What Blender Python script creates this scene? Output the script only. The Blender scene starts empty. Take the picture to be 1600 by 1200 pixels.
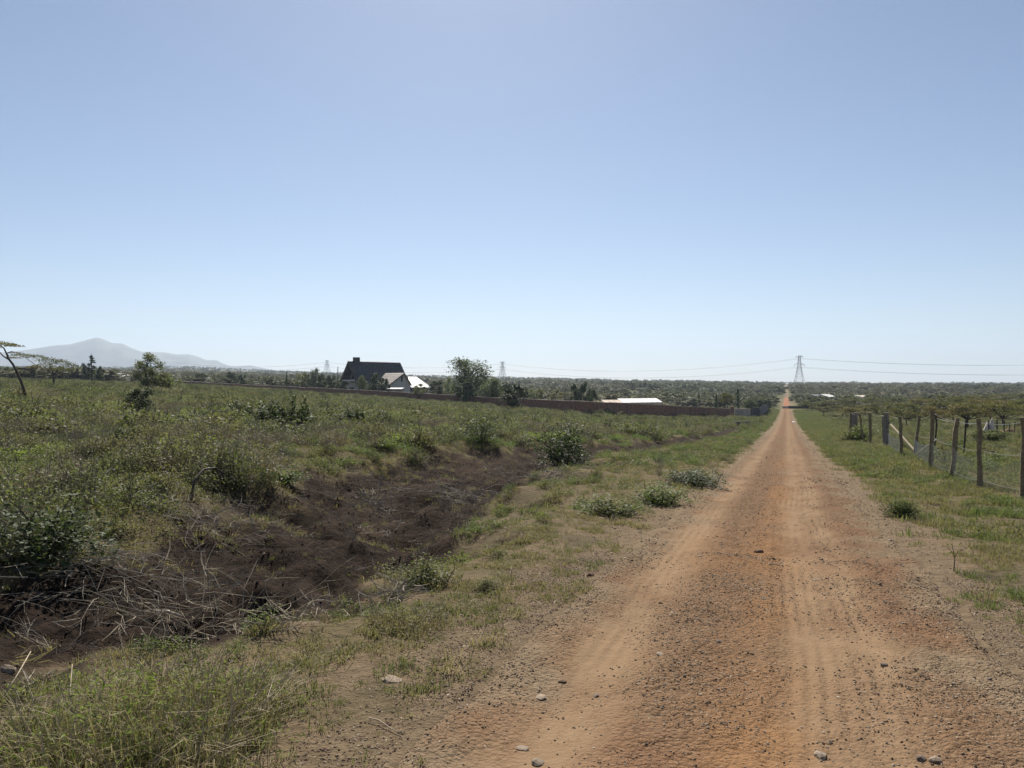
import bpy, math, random
import numpy as np
from mathutils import Vector, Matrix

# ------------------------------------------------------------------ camera, sky, sun, exposure
EYE = 1.55            # camera height above the road shoulder
FPX = 1200.0          # focal length in pixels of the 1600 px wide photograph
sc = bpy.context.scene
col = sc.collection
cam_d = bpy.data.cameras.new('camera'); cam = bpy.data.objects.new('camera', cam_d); col.objects.link(cam)
cam.location = (0, 0, EYE); cam.rotation_euler = (math.radians(90), 0, 0)
cam_d.sensor_width = 36.0; cam_d.lens = 36.0 * FPX / 1600.0
cam_d.clip_start = 0.1; cam_d.clip_end = 30000.0
sc.camera = cam

SUN_EL, SUN_AZ = math.radians(44), math.radians(-4.0)     # azimuth from +Y, positive to +X
w = bpy.data.worlds.new('World'); sc.world = w; w.use_nodes = True
nt = w.node_tree; nt.nodes.clear()
sky = nt.nodes.new('ShaderNodeTexSky'); sky.sky_type = 'NISHITA'; sky.sun_disc = False
sky.sun_elevation = SUN_EL; sky.sun_rotation = SUN_AZ
sky.altitude = 1600; sky.air_density = 1.0; sky.dust_density = 1.3; sky.ozone_density = 2.0
bg = nt.nodes.new('ShaderNodeBackground'); bg.inputs['Strength'].default_value = 0.0485
wo = nt.nodes.new('ShaderNodeOutputWorld')
nt.links.new(sky.outputs[0], bg.inputs[0]); nt.links.new(bg.outputs[0], wo.inputs[0])

sl = bpy.data.lights.new('sun', 'SUN'); so = bpy.data.objects.new('sun', sl); col.objects.link(so)
sl.energy = 4.9; sl.angle = math.radians(0.6); sl.color = (1.0, 0.945, 0.86)
sdir = Vector((math.sin(SUN_AZ) * math.cos(SUN_EL), math.cos(SUN_AZ) * math.cos(SUN_EL), math.sin(SUN_EL)))
so.rotation_euler = (-sdir).to_track_quat('-Z', 'Y').to_euler(); so.location = (0, 40, 60)

vs = sc.view_settings
vs.view_transform = 'Standard'; vs.look = 'None'; vs.exposure = 0.95; vs.gamma = 1.0; vs.use_curve_mapping = False
sc.cycles.volume_bounces = 0; sc.cycles.max_bounces = 5; sc.cycles.diffuse_bounces = 3; sc.cycles.transparent_max_bounces = 8
sc.cycles.use_denoising = True

random.seed(5)
R = np.random.default_rng(11)

# ------------------------------------------------------------------ numpy noise
_perm = np.random.default_rng(3).permutation(512)
_perm = np.concatenate([_perm, _perm, _perm])
_g = np.random.default_rng(4).normal(size=(512, 2)); _g /= np.linalg.norm(_g, axis=1)[:, None]
def perlin(x, y):
    x = np.asarray(x, float); y = np.asarray(y, float)
    xi = np.floor(x).astype(int); yi = np.floor(y).astype(int)
    xf = x - xi; yf = y - yi
    u = xf * xf * xf * (xf * (xf * 6 - 15) + 10); v = yf * yf * yf * (yf * (yf * 6 - 15) + 10)
    def gr(ix, iy, dx, dy):
        g = _g[_perm[(_perm[ix & 511] + iy) & 511]]
        return g[..., 0] * dx + g[..., 1] * dy
    a = gr(xi, yi, xf, yf); b = gr(xi + 1, yi, xf - 1, yf)
    c = gr(xi, yi + 1, xf, yf - 1); d = gr(xi + 1, yi + 1, xf - 1, yf - 1)
    return (a + u * (b - a)) * (1 - v) + (c + u * (d - c)) * v
def fbm(x, y, o=4):
    s = 0; a = 1.0
    for i in range(o):
        s = s + a * perlin(x * 2 ** i + 17.3 * i, y * 2 ** i + 9.1 * i); a *= 0.5
    return s
def sm(a, b, x):
    t = np.clip((np.asarray(x, float) - a) / (b - a), 0, 1); return t * t * (3 - 2 * t)

# ------------------------------------------------------------------ terrain height
_U = (np.array([-800, 0, 300, 640, 950, 1150, 1230, 1400, 1600, 2400]) - 800) / FPX
_D = np.array([0.5, 3, 6, 10, 20, 35, 60, 100, 150, 220, 300, 450, 700, 1200, 2000, 3500, 9000.0])
_T = np.array([
 [1.55]*10,
 [1.55]*10,
 [1.55,1.55,1.58,1.60,1.62,1.63,1.63,1.63,1.63,1.63],
 [1.50,1.50,1.60,1.68,1.78,1.83,1.85,1.85,1.85,1.85],
 [1.40,1.45,1.65,1.85,2.10,2.25,2.28,2.30,2.30,2.30],
 [1.30,1.40,1.60,2.10,2.60,2.90,2.95,2.95,2.90,2.90],
 [1.00,1.25,1.50,2.45,3.55,4.02,3.95,3.95,3.80,3.50],
 [0.20,0.25,0.95,3.15,5.05,5.50,5.15,5.10,4.80,4.50],
 [-0.7,-0.6,0.60,3.30,5.60,6.80,6.50,6.30,6.00,5.00],
 [-1.6,-1.3,0.60,3.80,6.20,7.30,7.30,7.10,6.80,6.00],
 [-2.2,-2.0,0.20,3.80,6.40,7.90,8.60,8.00,7.50,7.00],
 [-3.0,-3.0,-1.0,3.00,5.50,6.80,6.60,7.00,7.00,7.00],
 [-7.0,-7.0,-5.0,0.00,3.00,5.00,6.00,6.00,6.00,6.00],
 [-18.,-18.,-16.,-6.0,-1.0,1.50,2.00,2.50,3.00,3.00],
 [-44.,-44.,-42.,-20.,-10.,-1.5,0.50,1.00,2.00,2.00],
 [-60.,-60.,-55.,-25.,-10.,8.00,10.0,10.0,10.0,10.0],
 [-60.,-60.,-55.,-25.,-10.,8.00,10.0,10.0,10.0,10.0]])
_NU, _ND = 320, 320
_ud = np.linspace(_U[0], _U[-1], _NU); _ld = np.linspace(math.log(_D[0]), math.log(_D[-1]), _ND)
_tt = np.array([np.interp(_ud, _U, r) for r in _T])
_tt = np.array([np.interp(_ld, np.log(_D), _tt[:, j]) for j in range(_NU)]).T
for _ in range(3):
    k = 5
    p = np.pad(_tt, ((k, k), (k, k)), mode='edge')
    cs = np.cumsum(np.pad(p, ((1, 0), (0, 0))), 0); p = (cs[2*k+1:] - cs[:-2*k-1]) / (2*k+1)
    cs = np.cumsum(np.pad(p, ((0, 0), (1, 0))), 1); _tt = (cs[:, 2*k+1:] - cs[:, :-2*k-1]) / (2*k+1)
def base_drop(x, y):
    d = np.maximum(y, 0.6)
    u = np.clip(x / np.maximum(d, 0.6), _U[0], _U[-1]); l = np.log(np.clip(d, _D[0], _D[-1]))
    fu = (u - _ud[0]) / (_ud[-1] - _ud[0]) * (_NU - 1); fl = (l - _ld[0]) / (_ld[-1] - _ld[0]) * (_ND - 1)
    iu = np.clip(fu.astype(int), 0, _NU - 2); il = np.clip(fl.astype(int), 0, _ND - 2)
    a = fu - iu; b = fl - il
    return (_tt[il, iu] * (1 - a) + _tt[il, iu + 1] * a) * (1 - b) + (_tt[il + 1, iu] * (1 - a) + _tt[il + 1, iu + 1] * a) * b

RS = 0.358; RC = 1 / math.hypot(1, RS)          # road direction
def road_t(x, y): return (x + 0.20 - RS * y) * RC       # across, + is right
def road_s(x, y): return (y + RS * x) * RC              # along
_ds = [0, 4, 8, 13, 18, 28, 38, 75, 110]
_dc = [-4.6, -4.6, -5.1, -6.5, -7.6, -7.3, -5.8, -5.2, -5.0]
_dw = [1.25, 1.4, 1.7, 2.25, 2.3, 2.0, 1.5, 1.3, 0.7]
_dd = [0.28, 0.34, 0.42, 0.50, 0.52, 0.45, 0.40, 0.4, 0.0]
def ditch(x, y):
    """returns 0..1 hollow profile and depth"""
    s = road_s(x, y); t = road_t(x, y)
    c = np.interp(s, _ds, _dc) + 0.6 * fbm(s * 0.35, s * 0 + 3.3, 3); wd = np.interp(s, _ds, _dw) * (1 + 0.5 * fbm(s * 0.5 + 9, s * 0 + 1.7, 3))
    q = (t - c) / wd + 0.42 * fbm(x * 0.55, y * 0.55, 4)
    prof = np.where(q < 0, 1 - sm(0.45, 1.60, -q), 1 - sm(0.45, 1.55, q))
    return prof * sm(2.0, 4.5, s), np.interp(s, _ds, _dd), q
def H(x, y):
    x = np.asarray(x, float); y = np.asarray(y, float)
    r = np.hypot(x, y)
    z = EYE - base_drop(x, y)
    t = road_t(x, y)
    off = sm(1.3, 2.6, np.abs(t))                      # the road itself stays even
    z = z + off * (0.10 * fbm(x * 0.16, y * 0.16, 3) + 0.055 * fbm(x * 0.9, y * 0.9, 3)) * sm(2, 6, r)
    z = z + off * 0.012 * fbm(x * 5, y * 5, 2) * (1 - sm(20, 40, r))
    z = z + 1.6 * fbm(x * 0.006, y * 0.006, 3) * sm(180, 500, r) * sm(12, 50, np.abs(t))
    z = z + 5.0 * fbm(x * 0.0015 + 4, y * 0.0015, 3) * sm(900, 2200, r)
    pr, dp, q = ditch(x, y)
    z = z - pr * dp * (1 + 0.45 * fbm(x * 0.8, y * 0.8, 3)) + pr * (0.24 * fbm(x * 1.1 + 3, y * 1.1, 3) + 0.06 * fbm(x * 4, y * 4, 3)) * (1 - sm(25, 45, r))
    # spoil bank along the far side of the cut
    z = z + 0.16 * np.exp(-((q + 2.0) / 0.6) ** 2) * np.clip(0.6 + 1.5 * fbm(x * 0.4, y * 0.4 + 8, 3), 0, 2) * sm(6, 11, road_s(x, y)) * (1 - sm(30, 45, road_s(x, y)))
    return z
def road_edge(s, sg):
    e = 1.45 + 0.16 * fbm(s * 0.6, sg * 7.7, 3) + 0.07 * fbm(s * 3.1, sg * 3.7, 3)
    return e * np.interp(s, [0, 60, 110, 170, 195, 230, 460], [1, 1, 0.95, 0.75, 1.2, 0.85, 0.95])
def road_rel(x, y, s, t, f):
    """relief of the road: wheel tracks, crown, gravel; f = |t| / edge"""
    wob = 0.10 * fbm(s * 0.12, s * 0 + 2.0, 3)
    rutL = np.exp(-((t + 0.86 - wob) / 0.24) ** 2); rutR = np.exp(-((t - 0.28 - wob * 0.8) / 0.22) ** 2); rutR2 = np.exp(-((t - 0.62 - wob) / 0.14) ** 2)
    ef = sm(0.86, 1.0, f)
    z = 0.014 + (-0.030 * rutL - 0.026 * rutR - 0.012 * rutR2 + 0.018 * (1 - (t / 1.5) ** 2)) * (1 - ef) - ef * 0.045
    z = z + (1 - sm(18, 40, s)) * (1 - ef) * (1 - 0.6 * np.clip(rutL + rutR, 0, 1)) * (0.022 * fbm(x * 1.6, y * 1.6, 3) + 0.018 * fbm(x * 4, y * 4, 3) + 0.010 * fbm(x * 14, y * 14, 2))
    br = np.clip(0.5 + 1.6 * fbm(s * 0.7, t * 1.2 + 5, 3), 0, 1)          # tyre prints come and go
    tread = np.sin((t - wob) * 6.283 / 0.085) * np.clip(rutL + rutR + rutR2, 0, 1) * 0.006 * br
    berm = 0.016 * (np.exp(-((t + 0.50 - wob) / 0.10) ** 2) + np.exp(-((t + 1.22 - wob) / 0.10) ** 2) + np.exp(-((t - 0.02 - wob) / 0.07) ** 2) + np.exp(-((t - 0.86 - wob) / 0.09) ** 2))
    z = z + (1 - ef) * (1 - sm(14, 30, s)) * (tread + berm * np.clip(0.6 + fbm(s * 0.9, t * 2, 3), 0, 1.3))
    return z, wob, rutL, rutR, rutR2
def surf(x, y):
    x = np.asarray(x, float); y = np.asarray(y, float); t = road_t(x, y); s = road_s(x, y) + 0.067
    f = np.abs(t) / road_edge(s, np.sign(t))
    return H(x, y) + np.where((f < 0.97) & (s < 430), road_rel(x, y, s, t, f)[0], 0.0)
def at(px, py, ymax=2500):
    """point of the ground that the photograph shows at a pixel"""
    u = (px - 800) / FPX; v = -(py - 600) / FPX
    Y = np.exp(np.linspace(math.log(2.0), math.log(ymax), 1500))
    f = EYE + v * Y - H(u * Y, Y)
    k = np.argmax(f <= 0) if (f <= 0).any() else len(Y) - 1
    a, b = Y[max(k - 1, 0)], Y[k]
    for _ in range(24):
        m = (a + b) / 2
        if EYE + v * m - float(H(u * m, m)) <= 0: b = m
        else: a = m
    return Vector((u * b, b, float(H(u * b, b))))
def gp(px, Y):
    x = (px - 800) / FPX * Y
    return Vector((x, Y, float(H(x, Y))))
def zpx(py, Y): return EYE + (600 - py) / FPX * Y

# ------------------------------------------------------------------ mesh helpers
def mesh(name, V, Fc, mats=(), mi=None, smooth=False):
    m = bpy.data.meshes.new(name)
    V = np.asarray(V, np.float32)
    if isinstance(Fc, np.ndarray):
        n, k = Fc.shape
        m.vertices.add(len(V)); m.vertices.foreach_set('co', V.ravel())
        m.loops.add(n * k); m.loops.foreach_set('vertex_index', Fc.astype(np.int32).ravel())
        m.polygons.add(n); m.polygons.foreach_set('loop_start', np.arange(0, n * k, k, dtype=np.int32))
        m.update(calc_edges=True); m.validate()
    else:
        m.from_pydata([tuple(map(float, v)) for v in V], [], Fc); m.update()
    for mt in mats: m.materials.append(mt)
    if mi is not None: m.polygons.foreach_set('material_index', np.asarray(mi, np.int32))
    if smooth: m.polygons.foreach_set('use_smooth', np.ones(len(m.polygons), bool))
    return m
def obj(name, me, parent=None, loc=None):
    o = bpy.data.objects.new(name, me); col.objects.link(o)
    if parent is not None: o.parent = parent
    if loc is not None: o.location = loc
    return o
def tag(o, label, cat, group=None, kind=None):
    o['label'] = label; o['category'] = cat
    if group: o['group'] = group
    if kind: o['kind'] = kind
    return o
def empty(name, loc, label, cat, group=None, rz=0):
    o = obj(name, None, None, loc); o.rotation_euler = (0, 0, rz); o.empty_display_size = 0.2
    return tag(o, label, cat, group)

class MB:
    """collects tubes, boxes and prisms for one mesh"""
    def __init__(s): s.v = []; s.f = []
    def tube(s, pts, rad, n=6, cap=True):
        pts = [Vector(p) for p in pts]; b0 = len(s.v)
        if not hasattr(rad, '__len__'): rad = [rad] * len(pts)
        up = Vector((0.3, 0.2, 1)).normalized()
        for i, p in enumerate(pts):
            d = (pts[min(i + 1, len(pts) - 1)] - pts[max(i - 1, 0)])
            d = d.normalized() if d.length > 1e-9 else Vector((0, 0, 1))
            a = d.cross(up)
            if a.length < 1e-3: a = d.cross(Vector((1, 0, 0)))
            a.normalize(); c = d.cross(a)
            for k in range(n):
                an = 2 * math.pi * k / n
                s.v.append(p + (a * math.cos(an) + c * math.sin(an)) * rad[i])
        for i in range(len(pts) - 1):
            for k in range(n):
                k2 = (k + 1) % n
                s.f.append((b0 + i*n + k, b0 + i*n + k2, b0 + (i+1)*n + k2, b0 + (i+1)*n + k))
        if cap:
            s.f.append(tuple(b0 + k for k in range(n))[::-1]); e = b0 + (len(pts) - 1) * n
            s.f.append(tuple(e + k for k in range(n)))
        return s
    def box(s, c, d, M=None):
        b0 = len(s.v); c = Vector(c)
        for i in range(8):
            p = Vector(((i & 1) - .5, ((i >> 1) & 1) - .5, ((i >> 2) & 1) - .5))
            p = Vector((p.x * d[0], p.y * d[1], p.z * d[2]))
            if M is not None: p = M @ p
            s.v.append(c + p)
        for q in ((0,2,3,1),(4,5,7,6),(0,1,5,4),(2,6,7,3),(0,4,6,2),(1,3,7,5)):
            s.f.append(tuple(b0 + k for k in q))
        return s
    def prism(s, poly, off):
        """polygon extruded by the vector off"""
        b0 = len(s.v); n = len(poly); off = Vector(off)
        poly = [Vector(p) for p in poly]
        s.v += poly + [p + off for p in poly]
        s.f.append(tuple(range(b0, b0 + n))[::-1]); s.f.append(tuple(range(b0 + n, b0 + 2*n)))
        for k in range(n):
            k2 = (k + 1) % n; s.f.append((b0 + k, b0 + k2, b0 + n + k2, b0 + n + k))
        return s
    def build(s, name, mat, parent=None, loc=None, smooth=False):
        o = obj(name, mesh(name, s.v, s.f, (mat,), smooth=smooth), parent, loc); return o

def leaf_cards(C, size, rg, up=0.3, asp=0.55, nrm=None):
    """rhombic leaf faces at centres C"""
    C = np.asarray(C, float); n = len(C)
    N = rg.normal(size=(n, 3)); N[:, 2] = np.abs(N[:, 2]) + up
    if nrm is not None: N = N * 0.7 + nrm
    N /= np.linalg.norm(N, axis=1)[:, None]
    A = np.cross(N, rg.normal(size=(n, 3))); A /= np.linalg.norm(A, axis=1)[:, None] + 1e-9
    B = np.cross(N, A)
    s = (np.asarray(size) * rg.uniform(0.6, 1.35, n))[:, None]
    V = np.stack([C - A * s, C + B * s * asp, C + A * s, C - B * s * asp], 1).reshape(-1, 3)
    Fq = np.arange(n * 4).reshape(n, 4)
    return V, Fq
def merge(parts):
    """list of (V,F(list or array),material index)"""
    V = []; Fc = []; mi = []; o = 0
    for v, f, m in parts:
        v = np.asarray([tuple(p) for p in v]) if not isinstance(v, np.ndarray) else v
        V.append(v)
        for q in (f.tolist() if isinstance(f, np.ndarray) else f):
            Fc.append(tuple(k + o for k in q)); mi.append(m)
        o += len(v)
    return np.concatenate(V), Fc, mi

# ------------------------------------------------------------------ materials
def newmat(name):
    m = bpy.data.materials.new(name); m.use_nodes = True
    n = m.node_tree; n.nodes.clear()
    out = n.nodes.new('ShaderNodeOutputMaterial')
    return m, n, out
def N(n, t, **kw):
    nd = n.nodes.new(t)
    for k, v in kw.items():
        if k.startswith('i_'): nd.inputs[k[2:].replace('_', ' ')].default_value = v
        else: setattr(nd, k, v)
    return nd
def mixc(n, fac, a, b, blend='MIX'):
    nd = n.nodes.new('ShaderNodeMix'); nd.data_type = 'RGBA'; nd.blend_type = blend
    for sock, v in ((nd.inputs[0], fac), (nd.inputs[6], a), (nd.inputs[7], b)):
        if hasattr(v, 'is_output'): n.links.new(v, sock)
        elif isinstance(v, (int, float)): sock.default_value = v
        else: sock.default_value = (*v, 1)
    return nd.outputs[2]
def noise(n, scale, detail=4, rough=0.55, vec=None, dist=0.0):
    nd = N(n, 'ShaderNodeTexNoise'); nd.inputs['Scale'].default_value = scale
    nd.inputs['Detail'].default_value = detail; nd.inputs['Roughness'].default_value = rough
    nd.inputs['Distortion'].default_value = dist
    if vec is not None: n.links.new(vec, nd.inputs['Vector'])
    return nd.outputs[0]
def ramp(n, v, a, b):
    nd = N(n, 'ShaderNodeMapRange'); nd.interpolation_type = 'SMOOTHSTEP'
    n.links.new(v, nd.inputs[0]); nd.inputs[1].default_value = a; nd.inputs[2].default_value = b
    return nd.outputs[0]
def math_(n, op, a, b=None):
    nd = N(n, 'ShaderNodeMath', operation=op)
    for i, v in enumerate((a, b)):
        if v is None: continue
        if hasattr(v, 'is_output'): n.links.new(v, nd.inputs[i])
        else: nd.inputs[i].default_value = v
    return nd.outputs[0]
def attr(n, name):
    nd = N(n, 'ShaderNodeAttribute'); nd.attribute_name = name; return nd.outputs['Fac']
def plain(name, c, rough=0.75, var=0.25, scale=6.0, metallic=0.0, bump=0.0, spec=0.3):
    m, n, out = newmat(name)
    b = N(n, 'ShaderNodeBsdfPrincipled'); b.inputs['Roughness'].default_value = rough
    b.inputs['Metallic'].default_value = metallic; b.inputs['Specular IOR Level'].default_value = spec
    tc = N(n, 'ShaderNodeTexCoord'); nz = noise(n, scale, 5, 0.6, tc.outputs['Object'])
    nz2 = noise(n, scale * 0.13, 3, 0.6, tc.outputs['Object'])
    dark = tuple(x * (1 - var) for x in c); lite = tuple(min(1, x * (1 + var)) for x in c)
    cc = mixc(n, ramp(n, nz, 0.3, 0.7), dark, lite)
    cc = mixc(n, math_(n, 'MULTIPLY', ramp(n, nz2, 0.45, 0.7), 0.4), cc, tuple(x * 0.75 for x in c))
    n.links.new(cc, b.inputs['Base Color'])
    if bump:
        bp = N(n, 'ShaderNodeBump'); bp.inputs['Distance'].default_value = bump; bp.inputs['Strength'].default_value = 1
        n.links.new(nz, bp.inputs['Height']); n.links.new(bp.outputs[0], b.inputs['Normal'])
    n.links.new(b.outputs[0], out.inputs[0]); return m
def leafmat(name, c1, c2, c3=None, tr=0.35, patch=0.25, rough=0.6, lo=0.35, hi=0.65):
    """leaf colour: c1..c2 by plant and by leaf, c3 in patches over the ground"""
    m, n, out = newmat(name)
    oi = N(n, 'ShaderNodeObjectInfo'); ge = N(n, 'ShaderNodeNewGeometry')
    nz = noise(n, 7.0, 2, 0.5, ge.outputs['Position'])
    f = math_(n, 'ADD', math_(n, 'MULTIPLY', oi.outputs['Random'], 0.6), math_(n, 'MULTIPLY', nz, 0.4))
    c = mixc(n, f, c1, c2)
    if c3 is not None:
        pz = noise(n, patch, 3, 0.6, ge.outputs['Position'])
        c = mixc(n, ramp(n, pz, lo, hi), c, c3)
    df = N(n, 'ShaderNodeBsdfPrincipled'); df.inputs['Roughness'].default_value = rough; df.inputs['Specular IOR Level'].default_value = 0.10
    n.links.new(c, df.inputs['Base Color'])
    if tr > 0:
        t = N(n, 'ShaderNodeBsdfTranslucent'); n.links.new(mixc(n, 1.0, c, (1.12, 1.25, 0.75), 'MULTIPLY'), t.inputs[0])
        mx = N(n, 'ShaderNodeMixShader'); mx.inputs[0].default_value = tr
        n.links.new(df.outputs[0], mx.inputs[1]); n.links.new(t.outputs[0], mx.inputs[2]); n.links.new(mx.outputs[0], out.inputs[0])
    else: n.links.new(df.outputs[0], out.inputs[0])
    return m

M = {}
M['grass'] = leafmat('grass', (0.085, 0.105, 0.038), (0.145, 0.15, 0.065), (0.21, 0.17, 0.10), 0.40, 0.55, lo=0.34, hi=0.60)
M['grass_right'] = leafmat('grass_right', (0.092, 0.115, 0.042), (0.15, 0.16, 0.072), (0.20, 0.165, 0.095), 0.40, 0.6, lo=0.36, hi=0.60)
M['drygrass'] = leafmat('drygrass', (0.20, 0.155, 0.09), (0.31, 0.25, 0.15), None, 0.3)
M['forb'] = leafmat('forb', (0.07, 0.108, 0.03), (0.14, 0.17, 0.05), (0.15, 0.135, 0.06), 0.40, 0.3)
M['lush'] = leafmat('lush', (0.075, 0.125, 0.028), (0.15, 0.20, 0.048), None, 0.42)
M['scrub'] = leafmat('scrub', (0.075, 0.10, 0.035), (0.15, 0.165, 0.06), (0.16, 0.14, 0.08), 0.38, 0.16)
M['scrub_grey'] = leafmat('scrub_grey', (0.13, 0.145, 0.085), (0.20, 0.20, 0.12), (0.16, 0.14, 0.085), 0.3, 0.2)
M['lime'] = leafmat('lime', (0.13, 0.165, 0.042), (0.20, 0.215, 0.065), None, 0.42)
M['brownweed'] = leafmat('brownweed', (0.14, 0.11, 0.07), (0.24, 0.19, 0.12), None, 0.3)
M['darkscrub'] = leafmat('darkscrub', (0.045, 0.062, 0.026), (0.085, 0.10, 0.042), None, 0.28)
M['darkleaf'] = leafmat('darkleaf', (0.030, 0.046, 0.020), (0.058, 0.078, 0.034), None, 0.22)
M['acacia'] = leafmat('acacia', (0.068, 0.076, 0.028), (0.15, 0.135, 0.045), (0.16, 0.115, 0.05), 0.35, 0.04, lo=0.45, hi=0.7)
M['airy'] = leafmat('airy', (0.07, 0.085, 0.045), (0.125, 0.14, 0.075), None, 0.35)
M['farleaf'] = leafmat('farleaf', (0.062, 0.074, 0.036), (0.125, 0.128, 0.066), (0.14, 0.125, 0.07), 0.25, 0.006, lo=0.4, hi=0.62)
M['stem'] = plain('stem', (0.13, 0.10, 0.065), 0.8, 0.3, 20)
M['drystem'] = plain('drystem', (0.32, 0.265, 0.185), 0.8, 0.3, 14)
M['greytwig'] = plain('greytwig', (0.235, 0.20, 0.155), 0.8, 0.35, 14)
M['bark'] = plain('bark', (0.065, 0.05, 0.036), 0.9, 0.4, 12, bump=0.02)
M['palewood'] = plain('palewood', (0.52, 0.46, 0.37), 0.8, 0.2, 12)
M['post'] = plain('post', (0.19, 0.15, 0.09), 0.85, 0.4, 18, bump=0.01)
M['greypost'] = plain('greypost', (0.20, 0.175, 0.145), 0.9, 0.45, 16, bump=0.02)
M['wire'] = plain('wire', (0.33, 0.32, 0.30), 0.45, 0.2, 30, metallic=0.7)
M['steel'] = plain('steel', (0.30, 0.32, 0.34), 0.5, 0.15, 1, metallic=0.4)
M['cable'] = plain('cable', (0.14, 0.15, 0.16), 0.6, 0.1, 1)
M['wallstone'] = plain('wallstone', (0.24, 0.125, 0.088), 0.9, 0.3, 2.2, bump=0.02)
M['wallpillar'] = plain('wallpillar', (0.23, 0.135, 0.10), 0.9, 0.25, 2.0, bump=0.02)
M['coping'] = plain('coping', (0.42, 0.34, 0.28), 0.9, 0.25, 1.5)
M['roofdark'] = plain('roofdark', (0.055, 0.057, 0.064), 0.62, 0.3, 1.4)
M['rooftan'] = plain('rooftan', (0.33, 0.29, 0.25), 0.7, 0.2, 1.2)
M['roofwhite'] = plain('roofwhite', (0.50, 0.49, 0.475), 0.55, 0.18, 1.3)
M['white'] = plain('white', (0.50, 0.49, 0.47), 0.8, 0.06, 1.0)
M['cream'] = plain('cream', (0.60, 0.53, 0.42), 0.8, 0.1, 1.0)
M['timber'] = plain('timber', (0.085, 0.06, 0.045), 0.7, 0.3, 3.0)
M['concrete'] = plain('concrete', (0.24, 0.22, 0.195), 0.9, 0.25, 3.0, bump=0.01)
M['darkwall'] = plain('darkwall', (0.09, 0.07, 0.065), 0.9, 0.3, 1.0)
M['bluegrey'] = plain('bluegrey', (0.10, 0.10, 0.11), 0.8, 0.2, 2.0)
M['chalk'] = plain('chalk', (0.50, 0.45, 0.39), 0.95, 0.3, 5.0, bump=0.05)
M['redbrick'] = plain('redbrick', (0.30, 0.15, 0.10), 0.9, 0.3, 8.0)
M['plastic'] = plain('plastic', (0.80, 0.80, 0.78), 0.4, 0.05, 4.0)
M['rock'] = plain('rock', (0.17, 0.125, 0.092), 0.92, 0.35, 14, bump=0.01)
M['rockred'] = plain('rockred', (0.14, 0.078, 0.05), 0.92, 0.35, 14, bump=0.01)
M['rockpale'] = plain('rockpale', (0.22, 0.168, 0.12), 0.92, 0.3, 14, bump=0.01)
def glassmat():
    m, n, out = newmat('glass')
    b = N(n, 'ShaderNodeBsdfPrincipled'); b.inputs['Base Color'].default_value = (0.02, 0.025, 0.035, 1)
    b.inputs['Roughness'].default_value = 0.08; b.inputs['Metallic'].default_value = 0.0
    n.links.new(b.outputs[0], out.inputs[0]); return m
M['glass'] = glassmat()

def gravelmat():
    m, n, out = newmat('gravel_stone')
    oi = N(n, 'ShaderNodeObjectInfo'); rp = N(n, 'ShaderNodeValToRGB')
    cr = rp.color_ramp; cr.elements[0].position = 0; cr.elements[0].color = (0.11, 0.072, 0.046, 1)
    cr.elements[1].position = 1; cr.elements[1].color = (0.36, 0.29, 0.21, 1)
    e = cr.elements.new(0.35); e.color = (0.15, 0.100, 0.065, 1); e = cr.elements.new(0.7); e.color = (0.225, 0.168, 0.11, 1)
    n.links.new(oi.outputs['Random'], rp.inputs[0])
    b = N(n, 'ShaderNodeBsdfPrincipled'); b.inputs['Roughness'].default_value = 0.95; b.inputs['Specular IOR Level'].default_value = 0.2
    n.links.new(rp.outputs[0], b.inputs['Base Color']); n.links.new(b.outputs[0], out.inputs[0]); return m
M['gravel'] = gravelmat()

def groundmat():
    m, n, out = newmat('ground_soil')
    ge = N(n, 'ShaderNodeNewGeometry'); P = ge.outputs['Position']
    a = noise(n, 0.7, 6, 0.62, P); b_ = noise(n, 9.0, 6, 0.65, P); c_ = noise(n, 60.0, 4, 0.7, P); g = noise(n, 0.02, 4, 0.6, P)
    litter = mixc(n, ramp(n, b_, 0.35, 0.65), (0.085, 0.066, 0.036), (0.17, 0.135, 0.075))
    litter = mixc(n, ramp(n, a, 0.38, 0.62), litter, (0.115, 0.092, 0.055))
    dirt = mixc(n, ramp(n, b_, 0.32, 0.68), (0.120, 0.082, 0.050), (0.21, 0.150, 0.095))
    dirt = mixc(n, ramp(n, c_, 0.42, 0.6), dirt, (0.185, 0.14, 0.09))
    dark = mixc(n, ramp(n, b_, 0.3, 0.7), (0.013, 0.0092, 0.007), (0.042, 0.029, 0.021))
    dark = mixc(n, ramp(n, a, 0.5, 0.75), dark, (0.064, 0.045, 0.032))
    far = mixc(n, ramp(n, g, 0.35, 0.65), (0.075, 0.080, 0.038), (0.135, 0.115, 0.06))
    k = mixc(n, attr(n, 'far'), litter, far)
    k = mixc(n, attr(n, 'dirt'), k, dirt)
    k = mixc(n, attr(n, 'dark'), k, dark)
    bs = N(n, 'ShaderNodeBsdfPrincipled'); bs.inputs['Roughness'].default_value = 0.97; bs.inputs['Specular IOR Level'].default_value = 0.03
    n.links.new(k, bs.inputs['Base Color'])
    hh = math_(n, 'ADD', math_(n, 'MULTIPLY', b_, 1.0), math_(n, 'MULTIPLY', c_, 0.35))
    bp = N(n, 'ShaderNodeBump'); bp.inputs['Strength'].default_value = 1.0; bp.inputs['Distance'].default_value = 0.06
    n.links.new(hh, bp.inputs['Height']); n.links.new(bp.outputs[0], bs.inputs['Normal'])
    n.links.new(bs.outputs[0], out.inputs[0]); return m
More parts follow.
